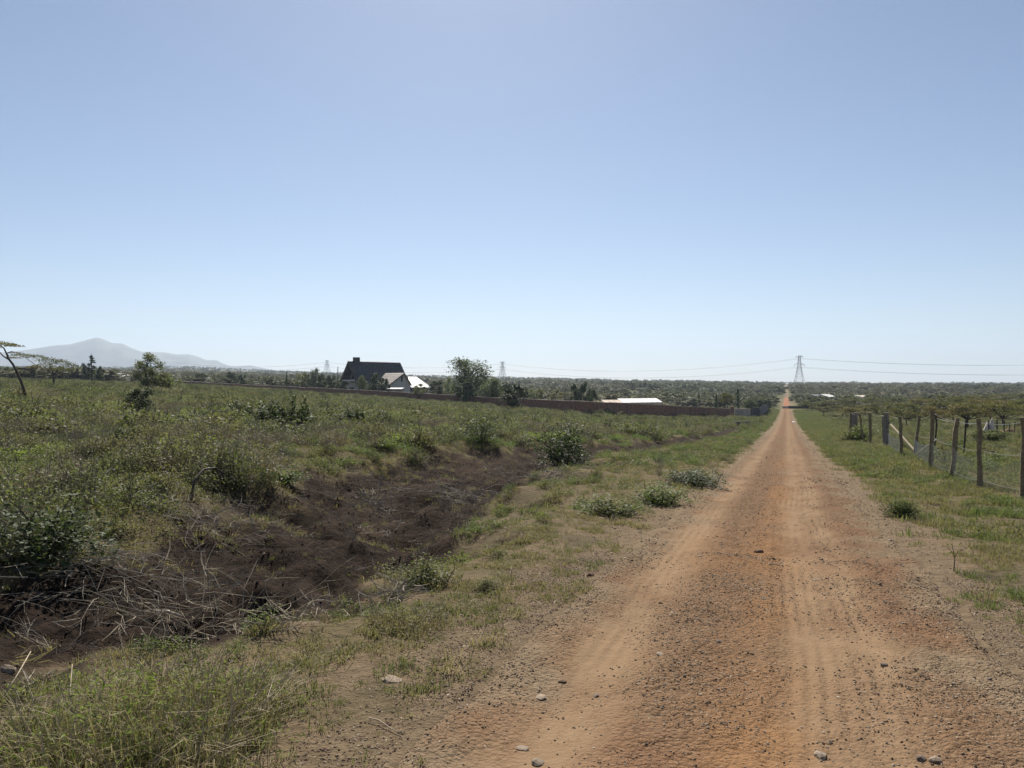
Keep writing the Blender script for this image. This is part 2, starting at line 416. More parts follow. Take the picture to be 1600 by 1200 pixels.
def roadmat():
    m, n, out = newmat('road_gravel')
    ge = N(n, 'ShaderNodeNewGeometry'); P = ge.outputs['Position']
    a = noise(n, 0.45, 5, 0.6, P); b_ = noise(n, 14.0, 6, 0.7, P); c_ = noise(n, 95.0, 4, 0.7, P)
    vo = N(n, 'ShaderNodeTexVoronoi'); vo.inputs['Scale'].default_value = 42.0; n.links.new(P, vo.inputs['Vector'])
    vo2 = N(n, 'ShaderNodeTexVoronoi'); vo2.inputs['Scale'].default_value = 110.0; n.links.new(P, vo2.inputs['Vector'])
    sp = N(n, 'ShaderNodeSeparateColor'); n.links.new(vo.outputs['Color'], sp.inputs[0])
    grav = mixc(n, sp.outputs[0], (0.085, 0.055, 0.034), (0.24, 0.170, 0.108))
    grav = mixc(n, ramp(n, b_, 0.35, 0.65), grav, (0.178, 0.115, 0.068))
    fine = mixc(n, ramp(n, b_, 0.3, 0.7), (0.205, 0.143, 0.086), (0.255, 0.186, 0.117))
    fine = mixc(n, ramp(n, c_, 0.4, 0.65), fine, (0.235, 0.168, 0.104))
    ora = mixc(n, ramp(n, b_, 0.3, 0.7), (0.215, 0.118, 0.054), (0.275, 0.160, 0.076))
    red = mixc(n, ramp(n, b_, 0.3, 0.7), (0.155, 0.082, 0.047), (0.215, 0.120, 0.070))
    k = mixc(n, math_(n, 'MULTIPLY', ramp(n, a, 0.46, 0.66), 0.5), grav, red)
    k = mixc(n, attr(n, 'rut'), k, fine)
    k = mixc(n, attr(n, 'orange'), k, ora)
    k = mixc(n, attr(n, 'redfar'), k, (0.30, 0.145, 0.085))
    k = mixc(n, 1.0, k, (0.87, 0.81, 0.775), 'MULTIPLY')
    s9 = noise(n, 9.0, 6, 0.65, P); s60 = noise(n, 60.0, 4, 0.7, P)
    soil = mixc(n, ramp(n, s9, 0.32, 0.68), (0.120, 0.082, 0.050), (0.21, 0.150, 0.095)); soil = mixc(n, ramp(n, s60, 0.42, 0.6), soil, (0.185, 0.14, 0.09))
    k = mixc(n, attr(n, 'edge'), k, soil)
    bs = N(n, 'ShaderNodeBsdfPrincipled'); bs.inputs['Roughness'].default_value = 0.97; bs.inputs['Specular IOR Level'].default_value = 0.03
    n.links.new(k, bs.inputs['Base Color'])
    inv = math_(n, 'SUBTRACT', 1.0, vo.outputs['Distance']); inv2 = math_(n, 'SUBTRACT', 1.0, vo2.outputs['Distance'])
    hh = math_(n, 'ADD', math_(n, 'MULTIPLY', inv, 0.7), math_(n, 'ADD', math_(n, 'MULTIPLY', b_, 0.9), math_(n, 'MULTIPLY', inv2, 0.3)))
    rough = math_(n, 'SUBTRACT', 1.0, math_(n, 'MULTIPLY', attr(n, 'rut'), 0.72))
    bp = N(n, 'ShaderNodeBump'); bp.inputs['Distance'].default_value = 0.018
    n.links.new(rough, bp.inputs['Strength'])
    n.links.new(hh, bp.inputs['Height']); n.links.new(bp.outputs[0], bs.inputs['Normal'])
    n.links.new(bs.outputs[0], out.inputs[0]); return m
M['ground'] = groundmat(); M['road'] = roadmat()

# ------------------------------------------------------------------ ground sheet, road, mountain
def masks(x, y):
    t = road_t(x, y); s = road_s(x, y)
    pr, dp, q = ditch(x, y)
    nz = fbm(x * 1.1, y * 1.1, 4)
    dk = sm(0.28, 0.62, pr + 0.62 * nz) * sm(0.02, 0.15, dp)
    dirt = 1 - sm(1.45, 2.0, np.where(t < 0, -t, t - 0.25) + 0.5 * nz + 0.3 * fbm(x * 4, y * 4, 3))
    patch = sm(0.05, 0.40, fbm(x * 1.7 + 3, y * 1.7, 4) + 0.22 - 0.11 * np.abs(t + 2.0)) * (t < 0) * (1 - 0.55 * sm(6, 14, s)) * (1 - sm(25, 40, s))
    return dk, np.maximum(dirt, patch * 0.8), q
def sheet_attr(me, name, val):
    a = me.attributes.new(name, 'FLOAT', 'POINT'); a.data.foreach_set('value', np.asarray(val, np.float32))
az = np.radians(np.unique(np.concatenate([np.arange(-46, 46.01, 0.3), np.arange(-180, -46, 4), np.arange(50, 180, 4)])))
rr = np.exp(np.linspace(math.log(0.6), math.log(8200), 680))
na, nr = len(az), len(rr)
AA, RR = np.meshgrid(az, rr, indexing='ij')
gx, gy = (np.sin(AA) * RR).ravel(), (np.cos(AA) * RR).ravel()
gz = H(gx, gy)
tt_ = road_t(gx, gy)
far_end = 0.0 + road_s(gx, gy)
gz = gz - 0.05 * (1 - sm(1.15, 1.4, np.abs(tt_))) * sm(-6, -5, far_end) * (1 - sm(428, 430, far_end))
gx = np.append(gx, 0.0); gy = np.append(gy, 0.0); gz = np.append(gz, float(H(0.0, 0.3)) - 0.05)
ii, jj = np.meshgrid(np.arange(na), np.arange(nr - 1), indexing='ij')
i2 = (ii + 1) % na
quads = np.stack([ii * nr + jj, ii * nr + jj + 1, i2 * nr + jj + 1, i2 * nr + jj], -1).reshape(-1, 4)
fan = [(na * nr, i * nr, ((i + 1) % na) * nr) for i in range(na)]
gm = mesh('ground', np.stack([gx, gy, gz], 1), quads, (M['ground'],), smooth=True)
dk, di, _q = masks(gx, gy)
sheet_attr(gm, 'dark', dk); sheet_attr(gm, 'dirt', di); sheet_attr(gm, 'far', sm(40, 160, np.hypot(gx, gy)))
g = obj('ground', gm); g['kind'] = 'structure'; g['label'] = 'dry scrubland ground with a black soil hollow beside the road'

def build_road():
    S = np.concatenate([np.arange(-4, 14, 0.05), np.exp(np.linspace(math.log(14), math.log(430), 420))])
    Tn = np.concatenate([np.linspace(-1.75, 1.75, 171)])
    SS, TT = np.meshgrid(S, Tn, indexing='ij')
    edge = road_edge(SS, np.sign(TT)); T2 = TT / 1.75 * edge
    x = -0.20 + SS * RS * RC + T2 * RC; y = SS * RC - T2 * RS * RC
    rel, wob, rutL, rutR, rutR2 = road_rel(x, y, SS, T2, np.abs(TT) / 1.75)
    z = H(x, y) + rel
    V = np.stack([x, y, z], -1).reshape(-1, 3)
    a, b = SS.shape
    i, j = np.meshgrid(np.arange(a - 1), np.arange(b - 1), indexing='ij')
    Q = np.stack([i * b + j, i * b + j + 1, (i + 1) * b + j + 1, (i + 1) * b + j], -1).reshape(-1, 4)
    me = mesh('dirt_road', V, Q, (M['road'],), smooth=True)
    nz = fbm(x * 0.8, y * 0.8, 4)
    sheet_attr(me, 'rut', np.clip((rutL * 1.0 + rutR * 0.95 + rutR2 * 0.8) * (0.80 + 0.9 * nz + 0.5 * fbm(SS * 1.5, T2 * 6, 3)), 0, 1).ravel())
    och = np.exp(-((T2 - 0.02 - wob + 0.10 * fbm(SS * 0.6, T2 * 3, 3)) / 0.20) ** 2) * np.clip(0.34 + 0.9 * fbm(x * 0.5 + 2, y * 0.5, 3), 0, 0.62) * (1 - sm(22, 34, SS))
    och += 0.55 * np.exp(-(((SS - 8.3) / 1.4) ** 2 + ((T2 + 0.25) / 0.5) ** 2)) * np.clip(0.6 + nz, 0, 1)
    sheet_attr(me, 'edge', sm(0.55, 0.92, np.abs(TT) / 1.75 + 0.35 * fbm(x * 1.3, y * 1.3, 4)).ravel())
    sheet_attr(me, 'orange', np.clip(och, 0, 1).ravel()); sheet_attr(me, 'redfar', (sm(200, 300, SS) * 0.9).ravel())
    o = obj('dirt_road', me); o['kind'] = 'structure'; o['label'] = 'rutted gravel dirt road running straight to the horizon'
build_road()

def build_mountain():
    prof = [(-700,596),(-300,580),(-100,561),(0,551),(40,547),(66,543),(84,540),(110,538),(130,533),(150,527.6),(158,529),(174,536),(192,537.4),(208,545),(222,550),(240,550),(260,551),(276,554),(296,554),(308,557),(322,563),(338,563),(348,568),(360,572),(372,572),(392,571),(406,574),(422,577),(470,584),(560,592),(700,600)]
    px = np.array([p[0] for p in prof], float); py = np.array([p[1] for p in prof], float)
    us = np.linspace(-700, 700, 420); ds = np.linspace(4300, 7800, 90)
    UU, DD = np.meshgrid(us, ds, indexing='ij')
    hh = (600 - np.interp(UU, px, py)) / FPX * 6000.0
    bell = np.exp(-((DD - 6000) / 850.0) ** 2)
    x = (UU - 800) / FPX * DD
    rel = fbm(x * 0.0022, DD * 0.0022, 5)
    z = EYE - 60 + (hh + 60) * bell * (1 + 0.10 * rel * np.clip(1 - bell, 0, 1) * 3.0) + 110 * rel * bell * (1 - bell)
    a, b = UU.shape
    i, j = np.meshgrid(np.arange(a - 1), np.arange(b - 1), indexing='ij')
    Q = np.stack([i * b + j, (i + 1) * b + j, (i + 1) * b + j + 1, i * b + j + 1], -1).reshape(-1, 4)
    mt = plain('mountain_slope', (0.075, 0.078, 0.045), 0.95, 0.6, 0.006)
    me = mesh('mountain', np.stack([x, DD, z], -1).reshape(-1, 3), Q, (mt,), smooth=True)
    o = obj('mountain', me); o['kind'] = 'structure'; o['label'] = 'hazy blue grey mountain with a rounded peak on the skyline'
build_mountain()

# ------------------------------------------------------------------ scattering (ground cover that nobody could count)
_protos = []
def proto(name, V, Fc, mats, mi=None, smooth=False):
    o = bpy.data.objects.new(name, mesh(name, V, Fc, mats, mi, smooth)); _protos.append(o); return o
def scatter(name, label, cat, protos, x, y, scale, tilt=0.12, zoff=0.0, rg=R, flat=None, z=None):
    n = len(x)
    if z is None: z = surf(x, y)
    V = np.stack([x, y, z + zoff], 1)
    me = bpy.data.meshes.new(name); me.vertices.add(n); me.vertices.foreach_set('co', V.astype(np.float32).ravel())
    rot = np.stack([rg.normal(0, tilt, n), rg.normal(0, tilt, n), rg.uniform(0, 6.283, n)], 1)
    a = me.attributes.new('rot', 'FLOAT_VECTOR', 'POINT'); a.data.foreach_set('vector', rot.astype(np.float32).ravel())
    sc3 = scale if np.ndim(scale) == 2 else np.repeat(np.asarray(scale)[:, None], 3, 1)
    a = me.attributes.new('scl', 'FLOAT_VECTOR', 'POINT'); a.data.foreach_set('vector', sc3.astype(np.float32).ravel())
    a = me.attributes.new('pick', 'INT', 'POINT'); a.data.foreach_set('value', rg.integers(0, len(protos), n).astype(np.int32))
    o = obj(name, me); tag(o, label, cat, kind='stuff')
    ng = bpy.data.node_groups.new(name, 'GeometryNodeTree')
    ng.interface.new_socket('Geometry', in_out='INPUT', socket_type='NodeSocketGeometry')
    ng.interface.new_socket('Geometry', in_out='OUTPUT', socket_type='NodeSocketGeometry')
    gi = ng.nodes.new('NodeGroupInput'); go = ng.nodes.new('NodeGroupOutput')
    iop = ng.nodes.new('GeometryNodeInstanceOnPoints'); jn = ng.nodes.new('GeometryNodeJoinGeometry')
    for p in protos:
        oi = ng.nodes.new('GeometryNodeObjectInfo'); oi.inputs['Object'].default_value = p; oi.inputs['As Instance'].default_value = True
        ng.links.new(oi.outputs['Geometry'], jn.inputs[0])
    def na_(nm, dt):
        k = ng.nodes.new('GeometryNodeInputNamedAttribute'); k.data_type = dt; k.inputs['Name'].default_value = nm; return k.outputs['Attribute']
    ng.links.new(gi.outputs[0], iop.inputs['Points']); ng.links.new(jn.outputs[0], iop.inputs['Instance'])
    iop.inputs['Pick Instance'].default_value = True
    ng.links.new(na_('pick', 'INT'), iop.inputs['Instance Index'])
    e2r = ng.nodes.new('FunctionNodeEulerToRotation'); ng.links.new(na_('rot', 'FLOAT_VECTOR'), e2r.inputs[0])
    ng.links.new(e2r.outputs[0], iop.inputs['Rotation']); ng.links.new(na_('scl', 'FLOAT_VECTOR'), iop.inputs['Scale'])
    ng.links.new(iop.outputs[0], go.inputs[0])
    md = o.modifiers.new('scatter', 'NODES'); md.node_group = ng
    return o

def blades(n, h, spread, wdt, rg, lean=0.5, mi=0):
    """grass tuft: bent tapering blades"""
    V = []; Fq = []
    a = rg.uniform(0, 6.283, n); r = spread * np.sqrt(rg.uniform(0, 1, n)); hh = h * rg.uniform(0.45, 1.1, n)
    ln = rg.uniform(0.1, lean, n); la = a + rg.normal(0, 0.8, n)
    for i in range(n):
        b = np.array([math.cos(a[i]) * r[i], math.sin(a[i]) * r[i], -0.01]); d = np.array([math.cos(la[i]), math.sin(la[i]), 0])
        sd = np.array([-d[1], d[0], 0]) * wdt * 0.5
        m_ = b + d * hh[i] * ln[i] * 0.4 + np.array([0, 0, hh[i] * 0.6]); t_ = b + d * hh[i] * ln[i] + np.array([0, 0, hh[i] * (1 - 0.35 * ln[i])])
        k = len(V); V += [b - sd, b + sd, m_ + sd * 0.8, m_ - sd * 0.8, t_]
        Fq += [(k, k + 1, k + 2, k + 3), (k + 3, k + 2, k + 4)]
    return np.array(V), Fq, mi
def dome_cloud(n, rad, h, rg, hollow=0.35):
    a = rg.uniform(0, 6.283, n); u = rg.uniform(0, 1, n); rr_ = rg.uniform(hollow, 1, n) ** 0.5
    el = np.arcsin(u); 
    bump = 1 + 0.25 * np.sin(a * 3 + rg.uniform(0, 6)) + 0.18 * np.sin(a * 5 + el * 4 + rg.uniform(0, 6))
    return np.stack([np.cos(a) * np.cos(el) * rad * rr_ * bump, np.sin(a) * np.cos(el) * rad * rr_ * bump, np.abs(np.sin(el)) * h * rr_ * (0.7 + 0.3 * bump)], 1)
def stems(n, h, spread, rg, r0=0.004, branch=2, curve=0.35):
    mb = MB()
    for i in range(n):
        a = rg.uniform(0, 6.283); L = h * rg.uniform(0.5, 1.1); le = rg.uniform(0.1, spread)
        d = Vector((math.cos(a) * le, math.sin(a) * le, 1)).normalized()
        p = Vector((rg.normal(0, 0.03), rg.normal(0, 0.03), -0.02)); pts = [p]
        for k in range(3):
            d = (d + Vector(rg.normal(0, curve * 0.5, 3))).normalized(); d.z = max(d.z, 0.05); p = p + d * L / 3; pts.append(p)
        mb.tube(pts, [r0, r0 * 0.8, r0 * 0.6, r0 * 0.3], 3, False)
        for b in range(branch):
            q = pts[1 + (b % 2)]; e = (d + Vector(rg.normal(0, 0.8, 3))).normalized()
            mb.tube([q, q + e * L * 0.22, q + e * L * 0.36 + Vector((0, 0, L * 0.05))], [r0 * 0.6, r0 * 0.45, r0 * 0.2], 3, False)
    return np.array([tuple(v) for v in mb.v]), mb.f
def stone_shape(rg, sub=1, flat=0.65, amp=0.22):
    import bmesh
    bm = bmesh.new(); bmesh.ops.create_icosphere(bm, subdivisions=sub, radius=1.0)
    V = np.array([v.co[:] for v in bm.verts]); Fc = [tuple(v.index for v in f.verts) for f in bm.faces]; bm.free()
    for _ in range(7):          # chip flat faces off
        n_ = rg.normal(size=3); n_ /= np.linalg.norm(n_); d = rg.uniform(0.55, 0.85)
        k = V @ n_; V = V - np.outer(np.maximum(k - d, 0), n_)
    V = V * (1 + rg.normal(0, amp * 0.3, (len(V), 1)))
    return V * np.array([1, rg.uniform(0.6, 0.95), flat]), Fc

rg = np.random.default_rng(21)
G_SHORT = [proto('short_grass', *blades(26, 0.085, 0.075, 0.006, rg, 1.1)[:2], (M['grass'],)) for _ in range(3)]
G_RIGHT = [proto('green_grass', *blades(30, 0.095, 0.09, 0.007, rg, 1.0)[:2], (M['grass_right'],)) for _ in range(3)]
G_DRY = [proto('dry_grass', *blades(18, 0.13, 0.07, 0.005, rg, 1.2)[:2], (M['drygrass'],)) for _ in range(2)]
def forb_proto(name, mat, n, rad, h, ls):
    V1, F1 = leaf_cards(dome_cloud(n, rad, h, rg, 0.1), ls, rg, 0.8)
    V2, F2 = stems(5, h * 1.1, 0.8, rg, 0.003, 1)
    V, Fc, mi = merge([(V1, F1, 0), (V2, F2, 1)])
    return proto(name, V, Fc, (M[mat], M['stem']), mi)
FORB = [forb_proto('low_forb', 'forb', 230, 0.16, 0.14, 0.0115) for _ in range(3)]
LUSH = [forb_proto('lush_creeper', 'lush', 480, 0.36, 0.17, 0.016) for _ in range(3)]
def scrub_proto(name, mat, n, rad, h, ls, ns=9, dry=False, sr=0.005):
    V1, F1 = leaf_cards(dome_cloud(n, rad, h, rg, 0.15), ls, rg, 0.5)
    V2, F2 = stems(ns, h * 1.25, 0.9, rg, sr, 3)
    V, Fc, mi = merge([(V1, F1, 0), (V2, F2, 1)])
    return proto(name, V, Fc, (M[mat], M['drystem'] if dry else M['stem']), mi)
SCRUB = [scrub_proto('scrub_clump', 'scrub', 620, 0.36, 0.40, 0.0165) for _ in range(3)] + \
        [scrub_proto('grey_scrub_clump', 'scrub_grey', 480, 0.38, 0.36, 0.015, 16, True) for _ in range(2)]
SCRUBF = [scrub_proto('field_scrub', 'scrub', 460, 0.55, 0.50, 0.036, 5, False, 0.012) for _ in range(3)] + \
         [scrub_proto('grey_field_scrub', 'scrub_grey', 380, 0.55, 0.42, 0.034, 8, True, 0.010)]
LIME = [forb_proto('lime_weed', 'lime', 420, 0.36, 0.22, 0.019) for _ in range(2)]
BROWN = [scrub_proto('brown_weed', 'brownweed', 330, 0.34, 0.32, 0.016, 18, True) for _ in range(2)]
BUSH = [scrub_proto('field_bush', 'darkscrub', 900, 0.75, 0.95, 0.040, 9, False, 0.02) for _ in range(3)]
DRYB = [proto('dry_weed', *stems(16, 0.55, 0.8, rg, 0.0035, 3), (M['greytwig'],)) for _ in range(2)] + \
       [proto('straw_weed', *stems(14, 0.5, 0.7, rg, 0.0032, 2), (M['drystem'],))]
def twig_proto():
    mb = MB(); d = Vector((1, 0, 0.02)); p = Vector((-0.3, 0, 0.01)); pts = [p]
    for k in range(4):
        d = (d + Vector((0, rg.normal(0, 0.35), rg.normal(0, 0.12)))).normalized(); p = p + d * 0.15; p.z = abs(p.z); pts.append(p)
    mb.tube(pts, [0.006, 0.005, 0.0045, 0.004, 0.002], 4, False)
    for b in (1, 2, 3):
        e = (d + Vector((0, rg.choice([-1, 1]) * rg.uniform(0.4, 1.1), rg.uniform(0.05, 0.6)))).normalized()
        mb.tube([pts[b], pts[b] + e * 0.12, pts[b] + e * 0.2], [0.004, 0.003, 0.0015], 3, False)
    return proto('twig', [tuple(v) for v in mb.v], mb.f, (M['greytwig'],))
TWIG = [twig_proto() for _ in range(4)]
CLOD = [proto('clod', *stone_shape(rg, 1, 0.7), (plain('black_clod', (0.032, 0.024, 0.018), 0.97, 0.3, 10),)) for _ in range(3)]
STONE = [proto('gravel_piece', *stone_shape(rg, 1, rg.uniform(0.45, 0.75)), (M['gravel'],)) for _ in range(6)]

def ring(n, r0, r1, a0=-42, a1=42):
    r = np.sqrt(R.uniform(r0 * r0, r1 * r1, n)); a = np.radians(R.uniform(a0, a1, n))
    return r * np.sin(a), r * np.cos(a)
def keep(x, y, p):
    k = R.uniform(0, 1, len(x)) < p; return x[k], y[k]

# short grass on the verges: left strip and right verge
def grass_left_p(x, y):
    t = road_t(x, y); s = road_s(x, y); dk, di, q = masks(x, y)
    p = sm(1.28, 1.6, -t + 0.45 * fbm(x * 1.3, y * 1.3, 3)) * (1 - sm(0.25, 0.6, dk)) * (t < 0)
    p = p * np.clip(0.44 - di * 0.15 * sm(5, 9, s) + 1.6 * fbm(x * 1.9 + 5, y * 1.9, 4), 0.02, 1)
    return p
def grass_right_p(x, y):
    t = road_t(x, y)
    return sm(1.45, 2.2, t + 0.6 * fbm(x * 1.3, y * 1.3, 3)) * np.clip(0.50 + 1.5 * fbm(x * 1.1 + 2, y * 1.1, 4), 0.04, 1) * (t > 0)
def layer(name, label, protos, n, r0, r1, pf, s0, s1, tilt=0.15, cat='grass', a0=-42, a1=42, vary=0.0):
    x, y = ring(n, r0, r1, a0, a1); rr_ = np.hypot(x, y)
    pp = pf(x, y) * (1 - sm(r1 * 0.72, r1, rr_) * (r1 < 150)) * (sm(r0, r0 * 1.35, rr_) if r0 > 8 else 1.0); x, y = keep(x, y, pp)
    sz = R.uniform(s0, s1, len(x))
    if vary: sz = sz * np.clip(1 + vary * fbm(x * 0.30 + 20, y * 0.30, 3) * 2.2, 0.35, 1.7)
    return scatter(name, label, cat, protos, x, y, sz, tilt)
layer('short_grass', 'sparse short olive grass between the left road edge and the black soil', G_SHORT, 34000, 2.4, 12, grass_left_p, 0.25, 0.8)
layer('verge_grass', 'low grass farther along the left road edge', G_SHORT, 60000, 8.5, 48, grass_left_p, 0.6, 1.5)
layer('green_grass', 'green grass on the right verge below the post fence', G_RIGHT, 22000, 3.0, 12.5, grass_right_p, 0.3, 0.9)
layer('fence_grass', 'green grass along and behind the post fence', G_RIGHT, 70000, 8.5, 44, lambda x, y: grass_right_p(x, y) * (1 - 0.6 * sm(6, 10, road_t(x, y))), 0.6, 1.6)
layer('dry_grass', 'straw coloured grass tufts scattered through both verges', G_DRY, 14000, 2.6, 26,
      lambda x, y: np.maximum(grass_left_p(x, y) * 0.8, grass_right_p(x, y) * 0.5), 0.4, 1.2)
layer('low_forb', 'low leafy weeds mixed into the roadside grass', FORB, 16000, 3, 24,
      lambda x, y: np.maximum(grass_left_p(x, y) * 0.35, grass_right_p(x, y) * 0.45) * sm(2.2, 3.4, np.abs(road_t(x, y))), 0.5, 1.2, cat='weeds')
# left field
def field_p(x, y):
    t = road_t(x, y); dk, di, q = masks(x, y)
    gap = sm(-0.50, -0.22, fbm(x * 0.33 + 2, y * 0.33, 3))
    return gap * sm(1.0, 1.75, -q + 0.35 * fbm(x * 0.8, y * 0.8 + 3, 3)) * (t < -3) * (1 - sm(0.3, 0.6, dk))
def fieldlush(x, y):
    # bright creeper over the spoil bank behind the black soil
    s = road_s(x, y); dk, di, q = masks(x, y)
    return (np.exp(-((q + 2.2) / 0.9) ** 2) * sm(11, 15, s) * (1 - sm(45, 75, s)) * np.clip(0.45 + 1.2 * fbm(x * 0.6, y * 0.6 + 4, 3), 0.05, 1) + 0.10 * (q < -1.2) * sm(-0.05, 0.3, fbm(x * 0.35, y * 0.35, 3))) * (1 - sm(0.3, 0.6, dk))
layer('field_scrub_near', 'knee high grey green scrub in the near left field', SCRUB, 12000, 6, 32, lambda x, y: field_p(x, y) * np.clip(0.45 + 1.3 * fbm(x * 0.5, y * 0.5, 3), 0.04, 1), 0.45, 1.15, cat='scrub', vary=0.8)
layer('field_weed', 'low leafy weeds between the scrub of the left field', FORB, 46000, 6, 38, lambda x, y: field_p(x, y) * 0.9, 0.6, 1.5, cat='weeds')
layer('lush_creeper', 'bright green creeping plants on the bank behind the black soil', LUSH, 16000, 9, 75, fieldlush, 0.7, 1.4, cat='creeper')
layer('lime_weed', 'yellow green low weeds in patches over the left field', LIME, 26000, 10, 120, lambda x, y: field_p(x, y) * sm(0.05, 0.35, fbm(x * 0.22 + 1, y * 0.22, 4)), 0.8, 1.8, cat='weeds')
layer('brown_weed', 'brown withered weeds in patches over the left field', BROWN, 34000, 8, 120, lambda x, y: field_p(x, y) * sm(0.05, 0.35, fbm(x * 0.25 + 8, y * 0.25 + 5, 4)), 0.7, 1.6, cat='weeds')
layer('field_bush', 'waist high dark bushes dotted through the left field', BUSH, 4200, 18, 190, lambda x, y: (road_t(x, y) < -9) * field_p(x, y) * np.clip(0.25 + 0.9 * sm(0, -60, x) * sm(40, 90, y) + 0.9 * fbm(x * 0.10, y * 0.10, 3), 0, 1), 0.3, 0.95, cat='bushes')
layer('dry_weed', 'dry leafless weed stems standing in the left field', DRYB, 14000, 5, 60, lambda x, y: field_p(x, y) * sm(-0.05, 0.35, fbm(x * 0.4 + 7, y * 0.4, 3)) + 0.04 * grass_left_p(x, y), 0.6, 1.3, cat='dry weeds')
layer('field_scrub_far', 'dense olive scrub covering the left field up to the brown wall', SCRUBF, 66000, 20, 230,
      lambda x, y: (road_t(x, y) < -3.2) * (1 - sm(0.2, 0.6, masks(x, y)[0])) * np.where(road_s(x, y) < 60, field_p(x, y), 1.0) * np.clip(0.7 + 0.9 * fbm(x * 0.12, y * 0.12, 4), 0.12, 1), 0.4, 1.15, cat='scrub', vary=0.9)
layer('pasture_scrub', 'low dull scrub in the fenced land on the right', SCRUBF, 34000, 20, 240,
      lambda x, y: sm(3.2, 5.5, road_t(x, y) - 0.02 * y) * np.clip(0.42 + 0.9 * fbm(x * 0.15 + 3, y * 0.15, 3), 0.03, 1), 0.35, 0.95, cat='scrub', a0=10, a1=44)
layer('pasture_grass', 'short dull grass in the fenced land on the right', G_SHORT, 50000, 20, 100,
      lambda x, y: sm(1.5, 2.4, road_t(x, y)) * 0.8, 1.6, 3.2, a0=10, a1=44)
layer('verge_scrub', 'green weeds along both edges of the far road', FORB, 90000, 18, 230,
      lambda x, y: sm(1.5, 2.0, np.abs(road_t(x, y)) + 0.3 * fbm(x, y, 2)) * (1 - sm(5, 9, np.abs(road_t(x, y)))) * (1 - sm(0.2, 0.6, masks(x, y)[0])), 0.8, 1.9, cat='weeds', a0=0, a1=40)
# the black hollow
def dark_p(x, y): return sm(0.3, 0.8, masks(x, y)[0])
layer('twig_litter', 'dry twigs and root ends strewn over the black soil', TWIG, 22000, 4, 34, lambda x, y: dark_p(x, y) * np.clip(0.15 + 1.5 * fbm(x * 0.8, y * 0.8, 3), 0.06, 1) + 0.12 * field_p(x, y), 0.2, 0.75, 0.25, cat='twigs')
layer('black_clods', 'small black earth clods covering the dug hollow', CLOD, 60000, 3.5, 26, lambda x, y: dark_p(x, y) * 0.9, 0.004, 0.019, 0.6, cat='clods')
layer('dry_litter', 'flattened dry grass and leaf litter around the black hollow', G_DRY, 26000, 4, 34, lambda x, y: (dark_p(x, y) * np.clip(-0.05 + 1.2 * fbm(x * 0.7 + 4, y * 0.7, 4), 0.0, 0.6) + 0.8 * np.exp(-((masks(x, y)[2] + 1.2) / 0.45) ** 2) * np.clip(0.5 + 1.2 * fbm(x * 0.8, y * 0.8, 3), 0, 1)), 0.5, 1.3, 0.9)
layer('hollow_weed', 'thin dry weeds creeping into the black soil', DRYB, 2600, 4, 34, lambda x, y: dark_p(x, y) * sm(0.0, 0.4, fbm(x * 0.6 + 1, y * 0.6, 3)) * 0.7, 0.25, 0.7, 0.5, cat='dry weeds')
layer('hollow_grass', 'weak green grass tufts coming up through the black soil', G_SHORT, 16000, 4, 34, lambda x, y: dark_p(x, y) * sm(0.18, 0.5, fbm(x * 0.9 + 11, y * 0.9, 4)), 0.4, 1.3)
# gravel
def gravel_p(x, y):
    t = road_t(x, y); wl = np.exp(-((t + 0.86) / 0.22) ** 2); wr = np.exp(-((t - 0.28) / 0.22) ** 2)
    return (1 - sm(1.45, 2.1, np.abs(t) + 0.5 * fbm(x, y, 3))) * (1 - 0.8 * np.clip(wl + wr, 0, 1)) * np.clip(0.45 + 1.1 * fbm(x * 1.4, y * 1.4, 3) + 0.45 * sm(0.9, 1.5, np.abs(t)), 0.05, 1)
x, y = ring(260000, 2.4, 8, -40, 44); x, y = keep(x, y, gravel_p(x, y))
scatter('fine_gravel', 'fine brown gravel on the near stretch of the dirt road', 'gravel', STONE, x, y, 0.0024 + 0.0085 * R.uniform(0, 1, len(x)) ** 3, 0.5, -0.0005)
x, y = ring(90000, 6, 20, -25, 44); x, y = keep(x, y, gravel_p(x, y))
scatter('coarse_gravel', 'brown gravel on the middle stretch of the dirt road', 'gravel', STONE, x, y, 0.006 + 0.013 * R.uniform(0, 1, len(x)) ** 3, 0.5, -0.0015)
x, y = ring(60000, 18, 60, 0, 44); x, y = keep(x, y, gravel_p(x, y))
scatter('far_gravel', 'brown gravel on the farther stretch of the dirt road', 'gravel', STONE, x, y, 0.012 + 0.02 * R.uniform(0, 1, len(x)) ** 3, 0.5, -0.003)
x, y = ring(4200, 2.5, 16, -40, 44); x, y = keep(x, y, gravel_p(x, y) + 0.06)
scatter('loose_stones', 'loose pebbles lying along the edges of the dirt road', 'pebbles', STONE, x, y, 0.008 + 0.022 * R.uniform(0, 1, len(x)) ** 3, 0.4, -0.003)

